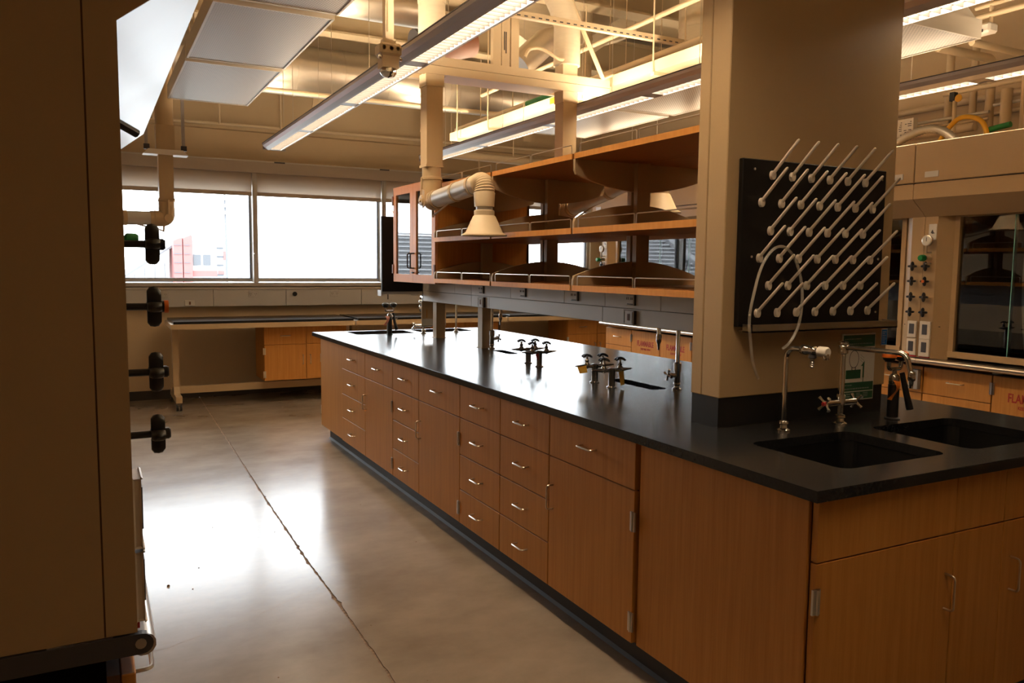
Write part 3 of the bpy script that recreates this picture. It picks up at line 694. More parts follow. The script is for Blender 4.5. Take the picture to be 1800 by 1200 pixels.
# goosenecks by the cup sinks
def gooseneck(x, y, dy, side, label):
    g = T('gooseneck_tap', label, 'faucet', (x, y, .914), 'goosenecks under the raceway')
    O('base', base_flange(MB(), x, y, r=.024), 'turret', g)
    O('body', MB().lathe([(.014, 0), (.016, .01), (.016, .07), (.019, .072), (.019, .11), (.013, .115)], (x, y, .935), 'z', 14), 'turret', g)
    O('neck', MB().tube(arc_pts([(x, y, 1.04), (x, y, 1.29), (x, y+dy, 1.29), (x, y+dy, 1.15)], .06, 8), .0105, 12), 'chrome', g)
    O('nozzle', MB().lathe([(.011, .05), (.014, .04), (.014, .015), (.008, 0), (.005, -.03)], (x, y+dy, 1.125), 'z', 10), 'turret', g)
    vb = O('valve', MB().tube([(x, y, .985), (x+side*.05, y, .99)], .011, 10), 'nickel', g)
    h = MB()
    for k in range(4): a = k*PI/2+.3; make_lever(h, (x+side*.056, y, .99), (0, math.cos(a), math.sin(a)), .028)
    O('cross_handle', h, 'turret', vb)
gooseneck(2.515, 3.06, .15, -1, 'chrome gooseneck tap at cup sink next to the service column')
gooseneck(2.535, 5.15, -.135, 1, 'chrome gooseneck tap at cup sink next to a steel post')
# gas turrets
def turret(x, y, label, tags=()):
    g = T('gas_turret', label, 'gas turret', (x, y, .914), 'twin-valve gas turrets on the island')
    O('post', MB().lathe([(.026, 0), (.026, .004), (.0175, .008), (.0175, .082), (.019, .086), (.019, .094), (.012, .098)], (x, y, .914), 'z', 16), 'turret', g)
    for s in (-1, 1):
        c = O('cock', MB().tube([(x, y, 1.0), (x+s*.035, y, 1.0), (x+s*.048, y, 1.0), (x+s*.062, y, 1.002), (x+s*.118, y, 1.004)], .008, 10, radii=[.010, .009, .013, .010, .003])
              .lathe([(.013, 0), (.014, .012), (.009, .02), (.011, .03), (.006, .036), (.006, .05)], (x+s*.048, y, 1.002), 'z', 12), 'turret', g)
        h = MB()
        h.lathe([(.0, .006), (.012, .006), (.013, 0), (.009, -.004)], (x+s*.048, y, 1.058), 'z', 10)
        for k in range(4):
            a = k*PI/2+.4; h.tube([(x+s*.048, y, 1.060), (x+s*.048+.018*math.cos(a), y+.018*math.sin(a), 1.056), (x+s*.048+.031*math.cos(a), y+.031*math.sin(a), 1.050)], .006, 8, radii=[.006, .007, .005])
        O('handle', h, 'black', c)
    for (tx, tz, m_, w_, hh) in tags:
        O('paper_tag', MB().add([(x+tx, y-.016, tz), (x+tx+w_, y-.018, tz+.008), (x+tx+w_*1.15, y-.022, tz-hh), (x+tx+.012, y-.020, tz-hh-.004), (x+tx, y-.015, tz), (x+tx+w_, y-.017, tz+.008), (x+tx+w_*1.15, y-.021, tz-hh), (x+tx+.012, y-.019, tz-hh-.004)], [(0, 1, 2, 3), (4, 5, 6, 7)]), m_, g)
turret(2.362, 4.29, 'gas turret farthest from the column, in the far valve cluster', ())
turret(2.338, 4.11, 'gas turret with a small red tag, nearer one of far cluster', ((-.035, .99, 'redp', .018, .03),))
turret(2.28, 3.43, 'gas turret with a brown tag on its nozzle, near valve cluster', ((-.115, 1.0, 'tagyellow', .05, .028),))
turret(2.262, 3.25, 'gas turret with a curled orange tag, closest to the column', ((.03, .99, 'tagyellow', .028, .062),))

# ================================================================== FUME HOODS (built facing -x, y 0..HL)
HL = 1.83
def cross_knob(c, ring=None):
    """four-lobed valve knob on a stem, standing out along -x"""
    m = MB(); x, y, z = c
    m.tube([(x, y, z), (x-.034, y, z)], .0055, 8)
    pl = []
    for k in range(32):
        a = 2*PI*k/32; r = .021+.010*math.cos(4*a); pl.append((y+r*math.cos(a), z+r*math.sin(a)))
    rings = [(x-.030, .80), (x-.034, .97), (x-.040, 1.0), (x-.046, .97), (x-.050, .80)]; n = len(pl); vs = [(xx, y+(a-y)*k, z+(b-z)*k) for xx, k in rings for a, b in pl]
    m.add(vs, [(r*n+i, r*n+(i+1) % n, (r+1)*n+(i+1) % n, (r+1)*n+i) for r in range(4) for i in range(n)], True); m.add(vs[:n], [list(range(n))]); m.add(vs[-n:], [list(range(n))]); m.cyl((x-.056, y, z), .009, .01, 'x', 10); return m
def make_hood(label, gside=1):
    h = T('fume_hood', label, 'fume hood', (0, 0, 0), 'beige fume hoods')
    for s, nm in ((0, 'post'), (1, 'post')):
        f = (lambda y: y) if s == 0 else (lambda y: HL-y)
        pl = [(0, f(.002)), (0, f(.088)), (.06, f(.165)), (.20, f(.165)), (.20, f(.002))]
        p = O('post', MB().prism(pl, 'z', .946, 1.93), 'hood', h)
        ks = MB()
        for z, rg in ((1.533, None), (1.438, 'orange' if s else None), (1.337, None), (1.24, None)):
            kb = O('valve_knob', cross_knob((0, f(.045), z)), 'black', h)
            if rg: O('colour_button', MB().cyl((-.060, f(.045), z), .010, .006, 'x', 10), rg, kb)
            else: O('colour_button', MB().cyl((-.058, f(.045), z), .0075, .003, 'x', 10), 'dgrey', kb)
        for z0 in (1.072, .958):
            b = O('switch_box', MB().cbox(-.012, 0, f(.012), f(.078), z0, z0+.108, .003), 'pan', h)
            O('switch', MB().box(-.0145, -.0115, f(.028), f(.062), z0+.025, z0+.09), 'dgrey', b)
        O('red_label', MB().box(-.004, 0, f(.010), f(.080), .948, .957), 'redp', h)
        if s == gside:
            gv = O('regulator', MB().cyl((-.06, f(.05), 1.585), .019, .05, 'x', 12).tube([(0, f(.05), 1.62), (-.045, f(.05), 1.62), (-.045, f(.05), 1.665)], .006, 8).tube([(0, f(.05), 1.55), (-.05, f(.05), 1.55)], .006, 8), 'nickel', h)
            O('green_knob', MB().lathe([(.012, 0), (.021, -.008), (.021, -.035), (.016, -.045)], (-.06, f(.05), 1.585), 'x', 14), 'green', gv)
            g = O('gauge', MB().lathe([(.033, 0), (.035, -.004), (.035, -.018), (.030, -.020)], (-.030, f(.05), 1.695), 'x', 20), 'nickel', h)
            O('dial', MB().cyl((-.0512, f(.05), 1.695), .029, .001, 'x', 20), 'signw', g); O('needle', MB().box(-.0525, -.0515, f(.048), f(.052), 1.69, 1.715), 'dgrey', g)
            O('airflow_card', MB().box(-.004, 0, f(.03), f(.082), 1.70, 1.80), 'signw', h)
            O('card_symbol', MB().prism([(f(.045), 1.745), (f(.055), 1.765), (f(.065), 1.745), (f(.075), 1.742), (f(.055), 1.738)], 'x', -.006, -.004), 'dgrey', h)
        O('slot_mark', MB().box(.02, .03, f(.118), f(.124), 1.15, 1.154), 'black', h)
        O('shell_side', MB().box(.045, .86, f(0), f(.012), .946, 2.294), 'hood', h)
        O('front_return', MB().prism([(0, .946), (.0425, .946), (.0425, 2.04), (-.133, 2.04), (-.133, 1.952), (0, 1.846)], 'y', f(0), f(.004)), 'hood', h)
        O('seam_shadow', MB().box(.0415, .0455, f(.0012), f(.0019), .946, 2.294), 'carcass', h)  # dark strip painted in for the shadow inside the open seam
        O('airfoil_bracket', MB().prism([(.40, .912), (.40, .944)]+[(-.006+.016*math.cos(a), .928+.016*math.sin(a)) for a in [PI/2+PI*k/8 for k in range(9)]][::1], 'y', f(-.004), f(.01)), 'dgrey', h)
        O('bolt', MB().cyl((-.004, f(-.006) if s == 0 else f(-.006)-.003, .929), .008, .003, 'y', 12), 'nickel', h)
    hd = O('header_panel', MB().cbox(-.135, .0, .0015, HL-.0015, 2.052, 2.296, .004), 'hood', h)
    for y in (.12, HL-.12):
        np = O('nameplate', MB().box(-.139, -.135, y-.045, y+.045, 2.08, 2.115), 'alu', hd)
        np.location = (0, 0, 0)
    O('lower_panel', MB().prism([(0, 1.846), (-.1345, 1.952), (-.1345, 2.046), (0, 2.046)], 'y', .0015, HL-.0015), 'hood', h)
    O('joint_shadow', MB().box(-.12, 0, .002, HL-.002, 2.045, 2.053), 'black', h)
    O('top', MB().box(0, .86, 0, HL, 2.05, 2.29), 'hood', h)
    O('interior', MB().box(.82, .86, .012, HL-.012, .93, 2.05).box(.2, .82, .012, .06, .93, 2.05).box(.2, .82, HL-.06, HL-.012, .93, 2.05).box(.06, .82, .06, HL-.06, 1.98, 2.05), 'liner', h)
    O('baffle', MB().box(.74, .75, .06, HL-.06, 1.02, 1.42).box(.74, .75, .06, HL-.06, 1.45, 1.90).box(.70, .74, .06, HL-.06, 1.2, 1.212), 'liner', h)
    O('work_surface', MB().box(.02, .86, .012, HL-.012, .905, .932), 'epoxy', h)
    O('airfoil', MB().tube([(-.008, .0, .925), (-.008, HL, .925)], .018, 12).prism([(-.01, .930), (.12, .940), (.12, .946), (-.01, .943)], 'y', 0, HL), 'nickel', h)
    fr = MB(); a, b = .168, HL-.168
    fr.box(.05, .085, a, a+.032, .98, 1.90).box(.05, .085, b-.032, b, .98, 1.90).box(.045, .09, a, b, .962, 1.0).box(.05, .085, a+.032, b-.032, 1.84, 1.90)
    sh = O('sash', fr, 'hood', h)
    m1 = (a+b)/2
    for i, (p0, p1, x) in enumerate(((a+.03, m1+.03, .060), (m1-.03, b-.03, .072))):
        O('pane', MB().box(x, x+.006, p0, p1, 1.0, 1.84), 'hglass', sh)
    for y, x in ((m1+.03, .060), (m1-.03, .072), (a+.36, .060), (b-.36, .072)): O('glass_edge', MB().box(x-.0005, x+.0065, y, y+.004, 1.0, 1.84), 'gedge', sh)
    rd = MB()
    for y in (.5, .9, 1.3): rd.tube([(.64, y, .95), (.64, y, 1.55)], .006, 6)
    rd.tube([(.64, .35, 1.2), (.64, 1.5, 1.2)], .006, 6).tube([(.64, .35, 1.45), (.64, 1.5, 1.45)], .006, 6)
    O('lattice_rods', rd, 'steel', h)
    for yy in (.10, HL-.10):
        for z in (1.52, 1.40): O('inner_valve', MB().tube([(.25, yy, z), (.25, yy+(.05 if yy < .5 else -.05), z), (.25, yy+(.08 if yy < .5 else -.08), z-.03)], .012, 8), 'black', h)
    return h
hx = 4.735
h1 = make_hood('beige fume hood at right edge, nearest of the right-hand row'); h1.location = (hx, 1.53, 0)
h2 = cp(h1, (hx, 3.362, 0), 'beige fume hood mostly behind the service column, middle of right row')
h3 = cp(h1, (hx, 5.194, 0), 'beige fume hood glimpsed through the shelves, farthest of right row')
h4 = make_hood('dark beige fume hood edge-on at the left edge of view', 0); h4.location = (.044, 3.13, 0); h4.rotation_euler = (0, 0, PI)
O('sash_clip', MB().tube([(.02, 1.70, 1.735), (-.03, 1.66, 1.715)], .007, 8), 'black', h4)
# base cabinets under the hoods
def flammable(y0, label, x=4.80, group='flammable storage cabinets under the hoods'):
    t = T('flammable_cabinet', label, 'cabinet', (x+.35, y0+.46, .115), group); y1 = y0+.92; ym = (y0+y1)/2
    O('carcass', MB().box(x+.022, x+.78, y0+.002, y1-.002, .115, .884), 'carcass', t)
    for a, b, s in ((y0, ym, 1), (ym, y1, -1)):
        d = O('door', MB().cbox(x, x+.021, a+.004, b-.004, .118, .880, .0018), 'oak', t)
        text('lettering', 'FLAMMABLE', .074, 'red', d, face_mtx((x-.0006, (a+b)/2, .757), '-x', .66))
        text('lettering', 'KEEP FIRE AWAY', .028, 'red', d, face_mtx((x-.0006, (a+b)/2-.01, .705), '-x', .75))
        O('handle', pull(MB(), (x, (b-.04 if s > 0 else a+.04), .56), (0, 0, 1), .05, (-1, 0, 0)), 'nickel', d)
        for zz in (.22, .80): O('hinge', hinge(MB(), x, a+.004 if s > 0 else b-.004, zz, 'x'), 'steel', d)
    return t
zr = (.115, .305, .495, .707, .882)
hn = ('right-hand hood nearest the viewer', 'hood behind the service column', 'farthest right-hand hood')
for i, y0 in enumerate((1.53, 3.362, 5.194)):
    unit_x(y0, y0+.455, 'd', 'oak drawer cabinet at the near side under the %s' % hn[i], 4.80, 5.55, zr, 'oak cabinets under the right hoods')
    flammable(y0+.455, 'oak flammable storage cabinet with red lettering under the %s' % hn[i])
    unit_x(y0+1.375, y0+1.83, 'd', 'oak drawer cabinet at the far side under the %s' % hn[i], 4.80, 5.55, zr, 'oak cabinets under the right hoods', hand=-1)
cu = unit_x(0, .455, 'd', 'oak base cabinet under the edge-on hood at the left', 4.80, 5.55, zr, 'oak cabinets under the left hood')
cu.rotation_euler = (0, 0, PI); cu.location = (-.33-.005+.0, 1.53, .115)
cu2 = cp(cu, (-.335, 2.0, .115), 'oak base cabinet under the left hood, second from the viewer')
tag(O('toe_kick', MB().box(4.87, 5.5, 1.53, 7.02, 0, .115), 'kick', org=(5.2, 4.3, 0)), 'dark toe kick plinth under the right-hand hood cabinets', 'plinth')
tag(O('toe_kick', MB().box(-.68, -.05, 1.31, 2.24, 0, .115), 'kick', org=(-.4, 1.8, 0)), 'dark toe kick plinth under the left hood cabinet', 'plinth')
op = T('outlet_plate', 'grey outlet plate on hood cabinet just right of the service column', 'outlet', (4.79, 3.46, .78))
O('plate', MB().cbox(4.766, 4.80, 3.375, 3.445, .73, .86, .003), 'grey', op); O('socket', MB().prism([(3.395, .79), (3.41, .815), (3.425, .79)], 'x', 4.763, 4.767), 'black', op)

# ================================================================== BENCHES UNDER THE WINDOWS
def bench(x0, label):
    t = T('mobile_bench', label, 'bench', (x0+.94, 9.1, 0), 'black topped rolling benches under the windows'); x1 = x0+1.885
    O('top', MB().cbox(x0+.025, x1-.005, 8.70, 9.46, .882, .914, .003), 'epoxy', t)
    O('apron', MB().box(x0, x1, 8.675, 8.715, .838, .888).box(x0, x0+.04, 8.715, 9.44, .838, .888).box(x1-.04, x1, 8.715, 9.44, .838, .888).box(x0, x1, 9.40, 9.44, .838, .888), 'paint', t)
    for xa in (x0+.03, x1-.055):
        O('leg', MB().box(xa, xa+.06, 8.96, 9.06, .13, .838), 'paint', t)
        O('foot', MB().prism([(8.70, .085), (9.38, .085), (9.38, .15), (9.12, .15), (9.06, .22), (8.96, .22), (8.90, .15), (8.70, .15)], 'x', xa, xa+.06), 'paint', t)
        for y in (8.74, 9.33):
            c = O('caster', MB().box(xa+.012, xa+.048, y-.02, y+.02, .055, .085), 'chrome', t)
            O('wheel', MB().cyl((xa+.002, y, .034), .034, .022, 'x', 16).cyl((xa+.036, y, .034), .034, .022, 'x', 16), 'black', c)
            O('hub', MB().cyl((xa-.002, y, .034), .014, .064, 'x', 10), 'chrome', c)
    O('stretcher', MB().box(x0+.09, x1-.09, 8.99, 9.03, .14, .215), 'paint', t)
    return t
bn = [bench(.69, 'rolling black-topped bench at left under the windows'), bench(2.595, 'rolling bench behind the far island sinks under the windows'), bench(4.50, 'rolling bench in the far right corner under the windows')]
def hung_cabinet(x0, label):
    t = T('hung_cabinet', label, 'cabinet', (x0+.45, 8.95, .25), 'oak cabinets hung under the benches'); x1 = x0+.9; y = 8.80
    O('carcass', MB().box(x0, x1, y+.022, 9.30, .25, .836), 'oak', t); xm = (x0+x1)/2
    for a, b, s in ((x0, xm, 1), (xm, x1, -1)):
        d = O('drawer', MB().cbox(a+.002, b-.002, y, y+.021, .642, .834, .0015), 'oak', t)
        O('handle', pull(MB(), ((a+b)/2, y, .735), (1, 0, 0), .05, (0, -1, 0)), 'nickel', d)
        d = O('door', MB().cbox(a+.002, b-.002, y, y+.021, .252, .638, .0015), 'oak', t)
        O('handle', pull(MB(), (b-.04 if s > 0 else a+.04, y, .47), (0, 0, 1), .05, (0, -1, 0)), 'nickel', d)
        for zz in (.32, .57): O('hinge', hinge(MB(), a+.003 if s > 0 else b-.003, y, zz, 'y'), 'steel', d)
    return t
hung_cabinet(1.615, 'oak drawer and door cabinet hung under the left bench')
hung_cabinet(3.52, 'oak cabinet hung under the middle bench behind the steel posts')
hung_cabinet(5.425, 'oak cabinet hung under the far right bench')

# ================================================================== PENDANT LIGHTS
def pendant(x, y0, y1, label, z=2.60, pitch=1.28, upm='lamp_up'):
    t = T('pendant_light', label, 'light', (x, (y0+y1)/2, z), 'linear pendant lights')
    wing = [(.052, 0), (.062, .002), (.092, .018), (.110, .040), (.112, .058), (.104, .058), (.090, .036), (.060, .022), (.052, .022)]
    for s in (-1, 1): O('wing', MB().prism([(x+s*a, z+b) for a, b in wing], 'y', y0, y1), 'lightbody', t)
    O('spine', MB().box(x-.052, x+.052, y0, y1, z+.034, z+.050), 'lightbody', t)
    O('rim', MB().box(x-.115, x-.106, y0, y1, z+.058, z+.064).box(x+.106, x+.115, y0, y1, z+.058, z+.064), 'dgrey', t)
    y = y1; i = 0
    while y > y0+.3:
        a = max(y-pitch, y0); g = .05
        O('diffuser', MB().box(x-.050, x+.050, a+g, y-g, z+.028, z+.0335), 'lamp_dn', t)
        lv = MB(); n = int((y-a-2*g)/.05)
        for k in range(n+1):
            yy = a+g+(y-a-2*g)*k/n; lv.box(x-.050, x+.050, yy-.0015, yy+.0015, z+.003, z+.027)
        lo = O('louvre', lv, 'louvre', t)
        O('gap_cover', MB().box(x-.051, x+.051, a, a+g, z+.004, z+.03), 'lightbody', t); O('gap_cover', MB().box(x-.051, x+.051, y-g, y, z+.004, z+.03), 'lightbody', t)
        O('up_lamp', MB().box(x-.03, x+.03, a+.1, y-.1, z+.0505, z+.056), upm, t)
        for yy in (a+.45, y-.45): O('hanger_cable', MB().tube([(x, yy, z+.05), (x, yy, ZC)], .0022, 5), 'nickel', t)
        y = a
    O('end_cap', MB().box(x-.108, x+.108, y1-.001, y1+.006, z+.002, z+.056), 'lightbody', t)
    return t
pendant(1.615, .0, 8.09, 'long pendant light above the left aisle and island edge')  # near end, out of view, lengthened to brighten the left hood
pendant(3.22, 1.90, 8.09, 'long pendant light over right side of the island, behind column')
pendant(4.60, 1.90, 8.09, 'long pendant light in front of the right-hand hoods', upm='lamp_up_low')

# ---------------------------------------------------------------- perforated ceiling panels
def ceil_panel(x, y0, y1, label, z=2.80):
    t = T('ceiling_panel', label, 'ceiling panel', (x, (y0+y1)/2, z), 'perforated ceiling panels'); a, b = x-.305, x+.305
    O('face_sheet', MB().box(a+.012, b-.012, y0+.012, y1-.012, z, z+.004), 'perf', t)
    fr = MB().box(a, a+.012, y0, y1, z-.004, z+.10).box(b-.012, b, y0, y1, z-.004, z+.10).box(a+.012, b-.012, y0, y0+.012, z-.004, z+.10).box(a+.012, b-.012, y1-.012, y1, z-.004, z+.10)
    O('frame', fr, 'pan', t); O('back_box', MB().prism([(a+.012, z+.10), (b-.012, z+.10), (b-.12, z+.17), (a+.12, z+.17)], 'y', y0+.02, y1-.02), 'pan', t)
    for xx in (a+.04, b-.04):
        for yy in (y0+.08, y1-.08): O('hanger_rod', MB().tube([(xx, yy, z+.09), (xx, yy, ZC)], .004, 5), 'strut', t)
    return t
for i, (a, b) in enumerate(((5.66, 7.0), (4.33, 5.58), (3.0, 4.25))):
    ceil_panel(.885, a, b, ('perforated ceiling panel upper left, nearest the windows', 'perforated ceiling panel upper left, second from windows', 'perforated ceiling panel upper left, cut by picture top')[i])
for i, (a, b) in enumerate(((5.62, 6.95), (4.22, 5.55), (2.88, 4.14))):
    ceil_panel(4.14, a, b, ('perforated ceiling panel on the right row, nearest the windows', 'perforated ceiling panel on the right row, above shelf end', 'perforated ceiling panel right of the service column')[i])

# ---------------------------------------------------------------- snorkel extraction arms
def snorkel(label, x, y, ztop, zt, d, L, ze, zn, zh, hr=.130):
    t = T('snorkel_arm', label, 'extraction arm', (x, y, zh), 'beige snorkel extraction arms'); d = Vector((d[0], d[1], 0)); q = .056
    O('drop_tube', MB().box(x-q, x+q, y-q, y+q, zt, ztop), 'paint', t)
    O('tube_flange', MB().box(x-q-.006, x+q+.006, y-q-.006, y+q+.006, zt-.004, zt+.012), 'paint', t)
    O('collar', MB().lathe([(.062, 0), (.062, .09), (.067, .092), (.067, .11), (.062, .112), (.062, zt-ze-.045)], (x, y, ze+.045), 'z', 20), 'paint', t)
    e = Vector((x, y, ze)); s = d.cross(Vector((0, 0, 1)))
    for k in (-1, 1):
        c = e+s*k*.066
        O('side_plate', MB().tube([c+Vector((0, 0, .15)), c+Vector((0, 0, .0))-d*.02], .009, 6).tube([c-s*k*.01, c+s*k*.012], .034, 12).tube([c+s*k*.012, c+s*k*.022], .012, 8).prism([(c.y-.05, c.z+.06), (c.y+.012, c.z+.075), (c.y-.012, c.z-.05), (c.y-.055, c.z-.03)], 'x', c.x-.003, c.x+.003) if abs(d.y) > .5 else MB().tube([c+Vector((0, 0, .15)), c], .009, 6).tube([c-s*k*.01, c+s*k*.012], .034, 12), 'paint', t)
    a0 = e; a1 = e+d*L+Vector((0, 0, zn-ze)); u = (a1-a0).normalized()
    O('elbow', MB().tube(arc_pts([e+Vector((0, 0, .09)), e-Vector((0, 0, .005)), e+u*.10], .085, 8), .064, 18), 'paint', t)
    O('arm', MB().tube([a0+u*.05, a1-u*.02], .056, 18), 'alu', t)
    for f in (.10, L*.55, L-.10): O('clamp_ring', MB().tube([a0+u*f, a0+u*(f+.03)], .0605, 18), 'paint', t)
    O('gas_strut', MB().tube([e+Vector((0, 0, -.10))+u*.03, a0+u*(L*.45)+Vector((0, 0, -.045))], .006, 8).tube([e+Vector((0, 0, -.04))+u*.02, e+Vector((0, 0, -.11))+u*.03], .008, 6), 'paint', t)
    fx = MB(); pts = arc_pts([a1-u*.06, a1+u*.07, a1+u*.07+Vector((0, 0, -.14))], .11, 22); rad = [.056+.005*(i % 2) for i in range(len(pts))]
    fx.tube(pts, .05, 16, radii=rad); O('flex_joint', fx, 'strut', t)
    n = a1+u*.07; n.z = a1.z-.13
    O('nozzle_pipe', MB().tube([n, Vector((n.x, n.y, zh+.13))], .047, 16), 'alu', t)
    O('damper_knob', MB().cyl((n.x-.05, n.y-.01, n.z-.045), .007, .012, 'x', 8), 'black', t)
    hz = MB().lathe([(.053, .145), (.058, .140), (.058, .115), (.064, .11), (.106, .02), (hr, .006), (hr, 0), (hr-.004, 0), (.102, .018), (.055, .11), (.045, .14)], (n.x, n.y, zh), 'z', 28)
    O('hood_cone', hz, 'strut', t)
    return t
snorkel('snorkel arm with flared hood in front of the glass cabinet', 2.01, 5.0, 2.74, 2.15, (-.035, -1), .80, 1.93, 1.975, 1.675)
snorkel('snorkel arm on far side of shelves, hood seen above shelf', 3.035, 5.0, 2.74, 2.15, (.02, -1), 1.0, 1.90, 2.10, 1.835)
snorkel('snorkel arm in front of the left window', .57, 7.25, 2.42, 2.02, (-1, -.1), .55, 1.87, 1.86, 1.56)
# ducts above the snorkels
def duct(label, pts, r, m='wrap', cat='duct', group=None, seg=20, bands=True):
    t = T('duct', label, cat, pts[0], group); O('duct_wall', MB().tube(pts, r, seg), m, t)
    if bands:
        P_ = [Vector(p) for p in pts]; bd = MB()
        for a, b in zip(P_, P_[1:]):
            L_ = (b-a).length
            if L_ > .5:
                u = (b-a).normalized()
                for k in range(1, int(L_/.45)+1): c = a+u*(k*.45-.1); O('seam_band', MB().tube([c-u*.012, c+u*.012], r+.004, seg), m, t)
    return t
duct('upright wrapped duct above the snorkel by glass cabinet', [(2.01, 5.0, 2.85), (2.01, 5.0, 4.0)], .088, group='wrapped exhaust ducts')
duct('bent wrapped duct above the far snorkel arm', [(3.035, 5.0, 2.92), (3.035, 5.0, 3.2), (2.99, 5.0, 3.32), (2.85, 5.0, 3.55), (2.66, 5.0, 3.98)], .095, group='wrapped exhaust ducts')
duct('fat wrapped duct behind the strut frame', [(3.78, 6.1, 3.12), (3.78, 6.1, 4.0)], .15, group='wrapped exhaust ducts')
duct('square-looking thick wrapped riser beside the service column top', [(4.32, 5.05, 3.02), (4.32, 5.05, 4.0)], .20, group='wrapped exhaust ducts')
duct('upright beige duct above the left window snorkel', [(.57, 7.25, 2.60), (.57, 7.25, 4.0)], .07, 'paint')
tag(O('duct_transition', MB().box(.50, .64, 7.18, 7.32, 2.42, 2.62), 'paint', org=(.57, 7.25, 2.42)), 'short beige transition piece above the left snorkel tube', 'duct')
br = T('mount_bracket', 'pale bracket with rods holding the left snorkel tube', 'bracket', (.57, 7.25, 2.36))
O('plate', MB().prism([(.40, 2.38), (.74, 2.38), (.70, 2.42), (.44, 2.42)], 'y', 7.16, 7.30), 'white', br)
for xx in (.43, .71): O('rod', MB().box(xx-.012, xx+.012, 7.22, 7.25, 2.42, 3.0), 'lightbody', br); O('clip', MB().box(xx-.022, xx+.022, 7.19, 7.22, 2.42, 2.46), 'dgrey', br)
bigd = duct('large shiny galvanised duct running across above the windows', [(-1.3, 8.0, 3.36), (1.0, 8.0, 3.36), (3.0, 8.0, 3.36), (4.6, 8.0, 3.36)], .235, 'galv', group='galvanised ducts', seg=32)
duct('shiny branch duct slanting up behind the strut frame', [(3.42, 6.42, 3.27), (3.62, 6.42, 3.38), (4.5, 6.42, 3.98)], .105, 'galv', group='galvanised ducts', seg=24)
duct('shiny elbow duct at top between lights', [(1.45, 6.15, 3.98), (1.55, 6.15, 3.62), (1.75, 6.15, 3.50), (2.5, 6.15, 3.50)], .13, 'galv', group='galvanised ducts', seg=24)
duct('short shiny duct piece right of the beige strut post', [(2.93, 5.52, 3.02), (3.15, 5.52, 3.22), (3.45, 5.52, 3.34)], .10, 'galv', group='galvanised ducts', seg=24)
bc = T('damper_box', 'brown round damper box behind the left pendant light', 'damper', (2.55, 6.0, 3.2))
O('drum', MB().tube([(2.30, 6.0, 3.17), (2.75, 6.0, 3.30)], .13, 20), 'brown', bc); O('flange', MB().tube([(2.28, 6.0, 3.165), (2.31, 6.0, 3.173)], .15, 20), 'dgrey', bc)
wd = T('wrapped_plenum', 'bulging cream wrapped plenum at top behind the strut frame', 'duct', (3.9, 6.6, 3.5))
O('bulge', MB().prism([(3.35, 3.98), (3.42, 3.60), (3.70, 3.46), (4.0, 3.43), (4.25, 3.50), (4.45, 3.64), (4.75, 3.75), (4.8, 3.98)], 'y', 6.55, 6.85, True), 'wrap', wd)

# ---------------------------------------------------------------- strut frame over the island
sf = T('strut_frame', 'beige steel strut frame hanging over the island shelves', 'strut frame', (2.6, 4.97, 2.74))
def channel(a, b, w_, h_, y): return MB().box(a, b, y-w_/2, y+w_/2, h_[0], h_[1])
O('cross_beam', MB().box(1.86, 3.36, 4.93, 4.975, 2.79, 2.845).box(1.86, 3.36, 4.93, 4.975, 2.735, 2.787), 'strut', sf)
O('cross_beam', MB().box(1.86, 3.36, 5.10, 5.145, 2.735, 2.79), 'strut', sf)
O('bottom_plate', MB().box(2.10, 2.95, 4.97, 5.10, 2.735, 2.741), 'strut', sf)
for a in (2.425, 2.49, 2.56): O('post', MB().box(a, a+.06, 4.94, 4.98, 2.845, 4.0), 'strut', sf)
O('post_slots', MB().box(2.505, 2.512, 4.938, 4.9405, 2.95, 3.07).box(2.518, 2.525, 4.938, 4.9405, 2.93, 3.07), 'dgrey', sf)
for xx in (2.01, 3.035): O('tube_cap', MB().box(xx-.062, xx+.062, 4.94, 5.062, 2.66, 2.742), 'strut', sf)
for xx in (3.035,): O('boot', MB().box(xx-.06, xx+.06, 4.95, 5.06, 2.845, 2.93), 'strut', sf)
O('slotted_channel', MB().box(2.30, 3.95, 4.58, 4.62, 3.06, 3.10), 'strut', sf)
sl = MB()
for k in range(30): sl.box(2.36+k*.052, 2.385+k*.052, 4.579, 4.5815, 3.068, 3.076)
O('slots', sl, 'dgrey', sf)
O('brace', MB().tube([(2.98, 4.93, 3.42), (3.30, 4.93, 2.85)], .017, 6), 'strut', sf)
O('brace', MB().tube([(3.30, 4.93, 2.85), (3.75, 4.93, 3.05)], .012, 6), 'strut', sf)
O('flex_cable', MB().tube(smooth_path([(2.66, 4.93, 2.92), (2.70, 4.93, 2.98), (2.80, 4.93, 2.99), (2.93, 4.93, 2.94), (3.0, 4.95, 2.96)]), .012, 8), 'strut', sf)

# ---------------------------------------------------------------- hanging power box
hb = T('power_drop', 'beige junction box hanging on a strut before the left light', 'power box', (1.42, 4.14, 2.5))
HX, HY, HZ = 1.42, 4.14, 2.575
O('strut_post', MB().box(HX-.023, HX+.023, HY-.023, HY+.023, HZ+.10, 4.0), 'strut', hb)
O('strut_slot', MB().box(HX-.014, HX-.008, HY-.0255, HY-.023, HZ+.14, 3.9), 'paint', hb)
O('box', MB().cbox(HX-.06, HX+.06, HY-.05, HY+.05, HZ+.015, HZ+.08, .012).box(HX-.032, HX+.032, HY-.028, HY+.028, HZ+.08, HZ+.105), 'strut', hb)
O('lower_box', MB().box(HX-.045, HX+.045, HY-.04, HY+.04, HZ-.045, HZ+.015), 'strut', hb)
for k in range(3): O('knockout', MB().lathe([(.013, 0), (.013, -.001), (.010, -.001), (.010, 0)], (HX-.038+k*.038, HY-.0505, HZ+.052), 'y', 12), 'paint', hb)
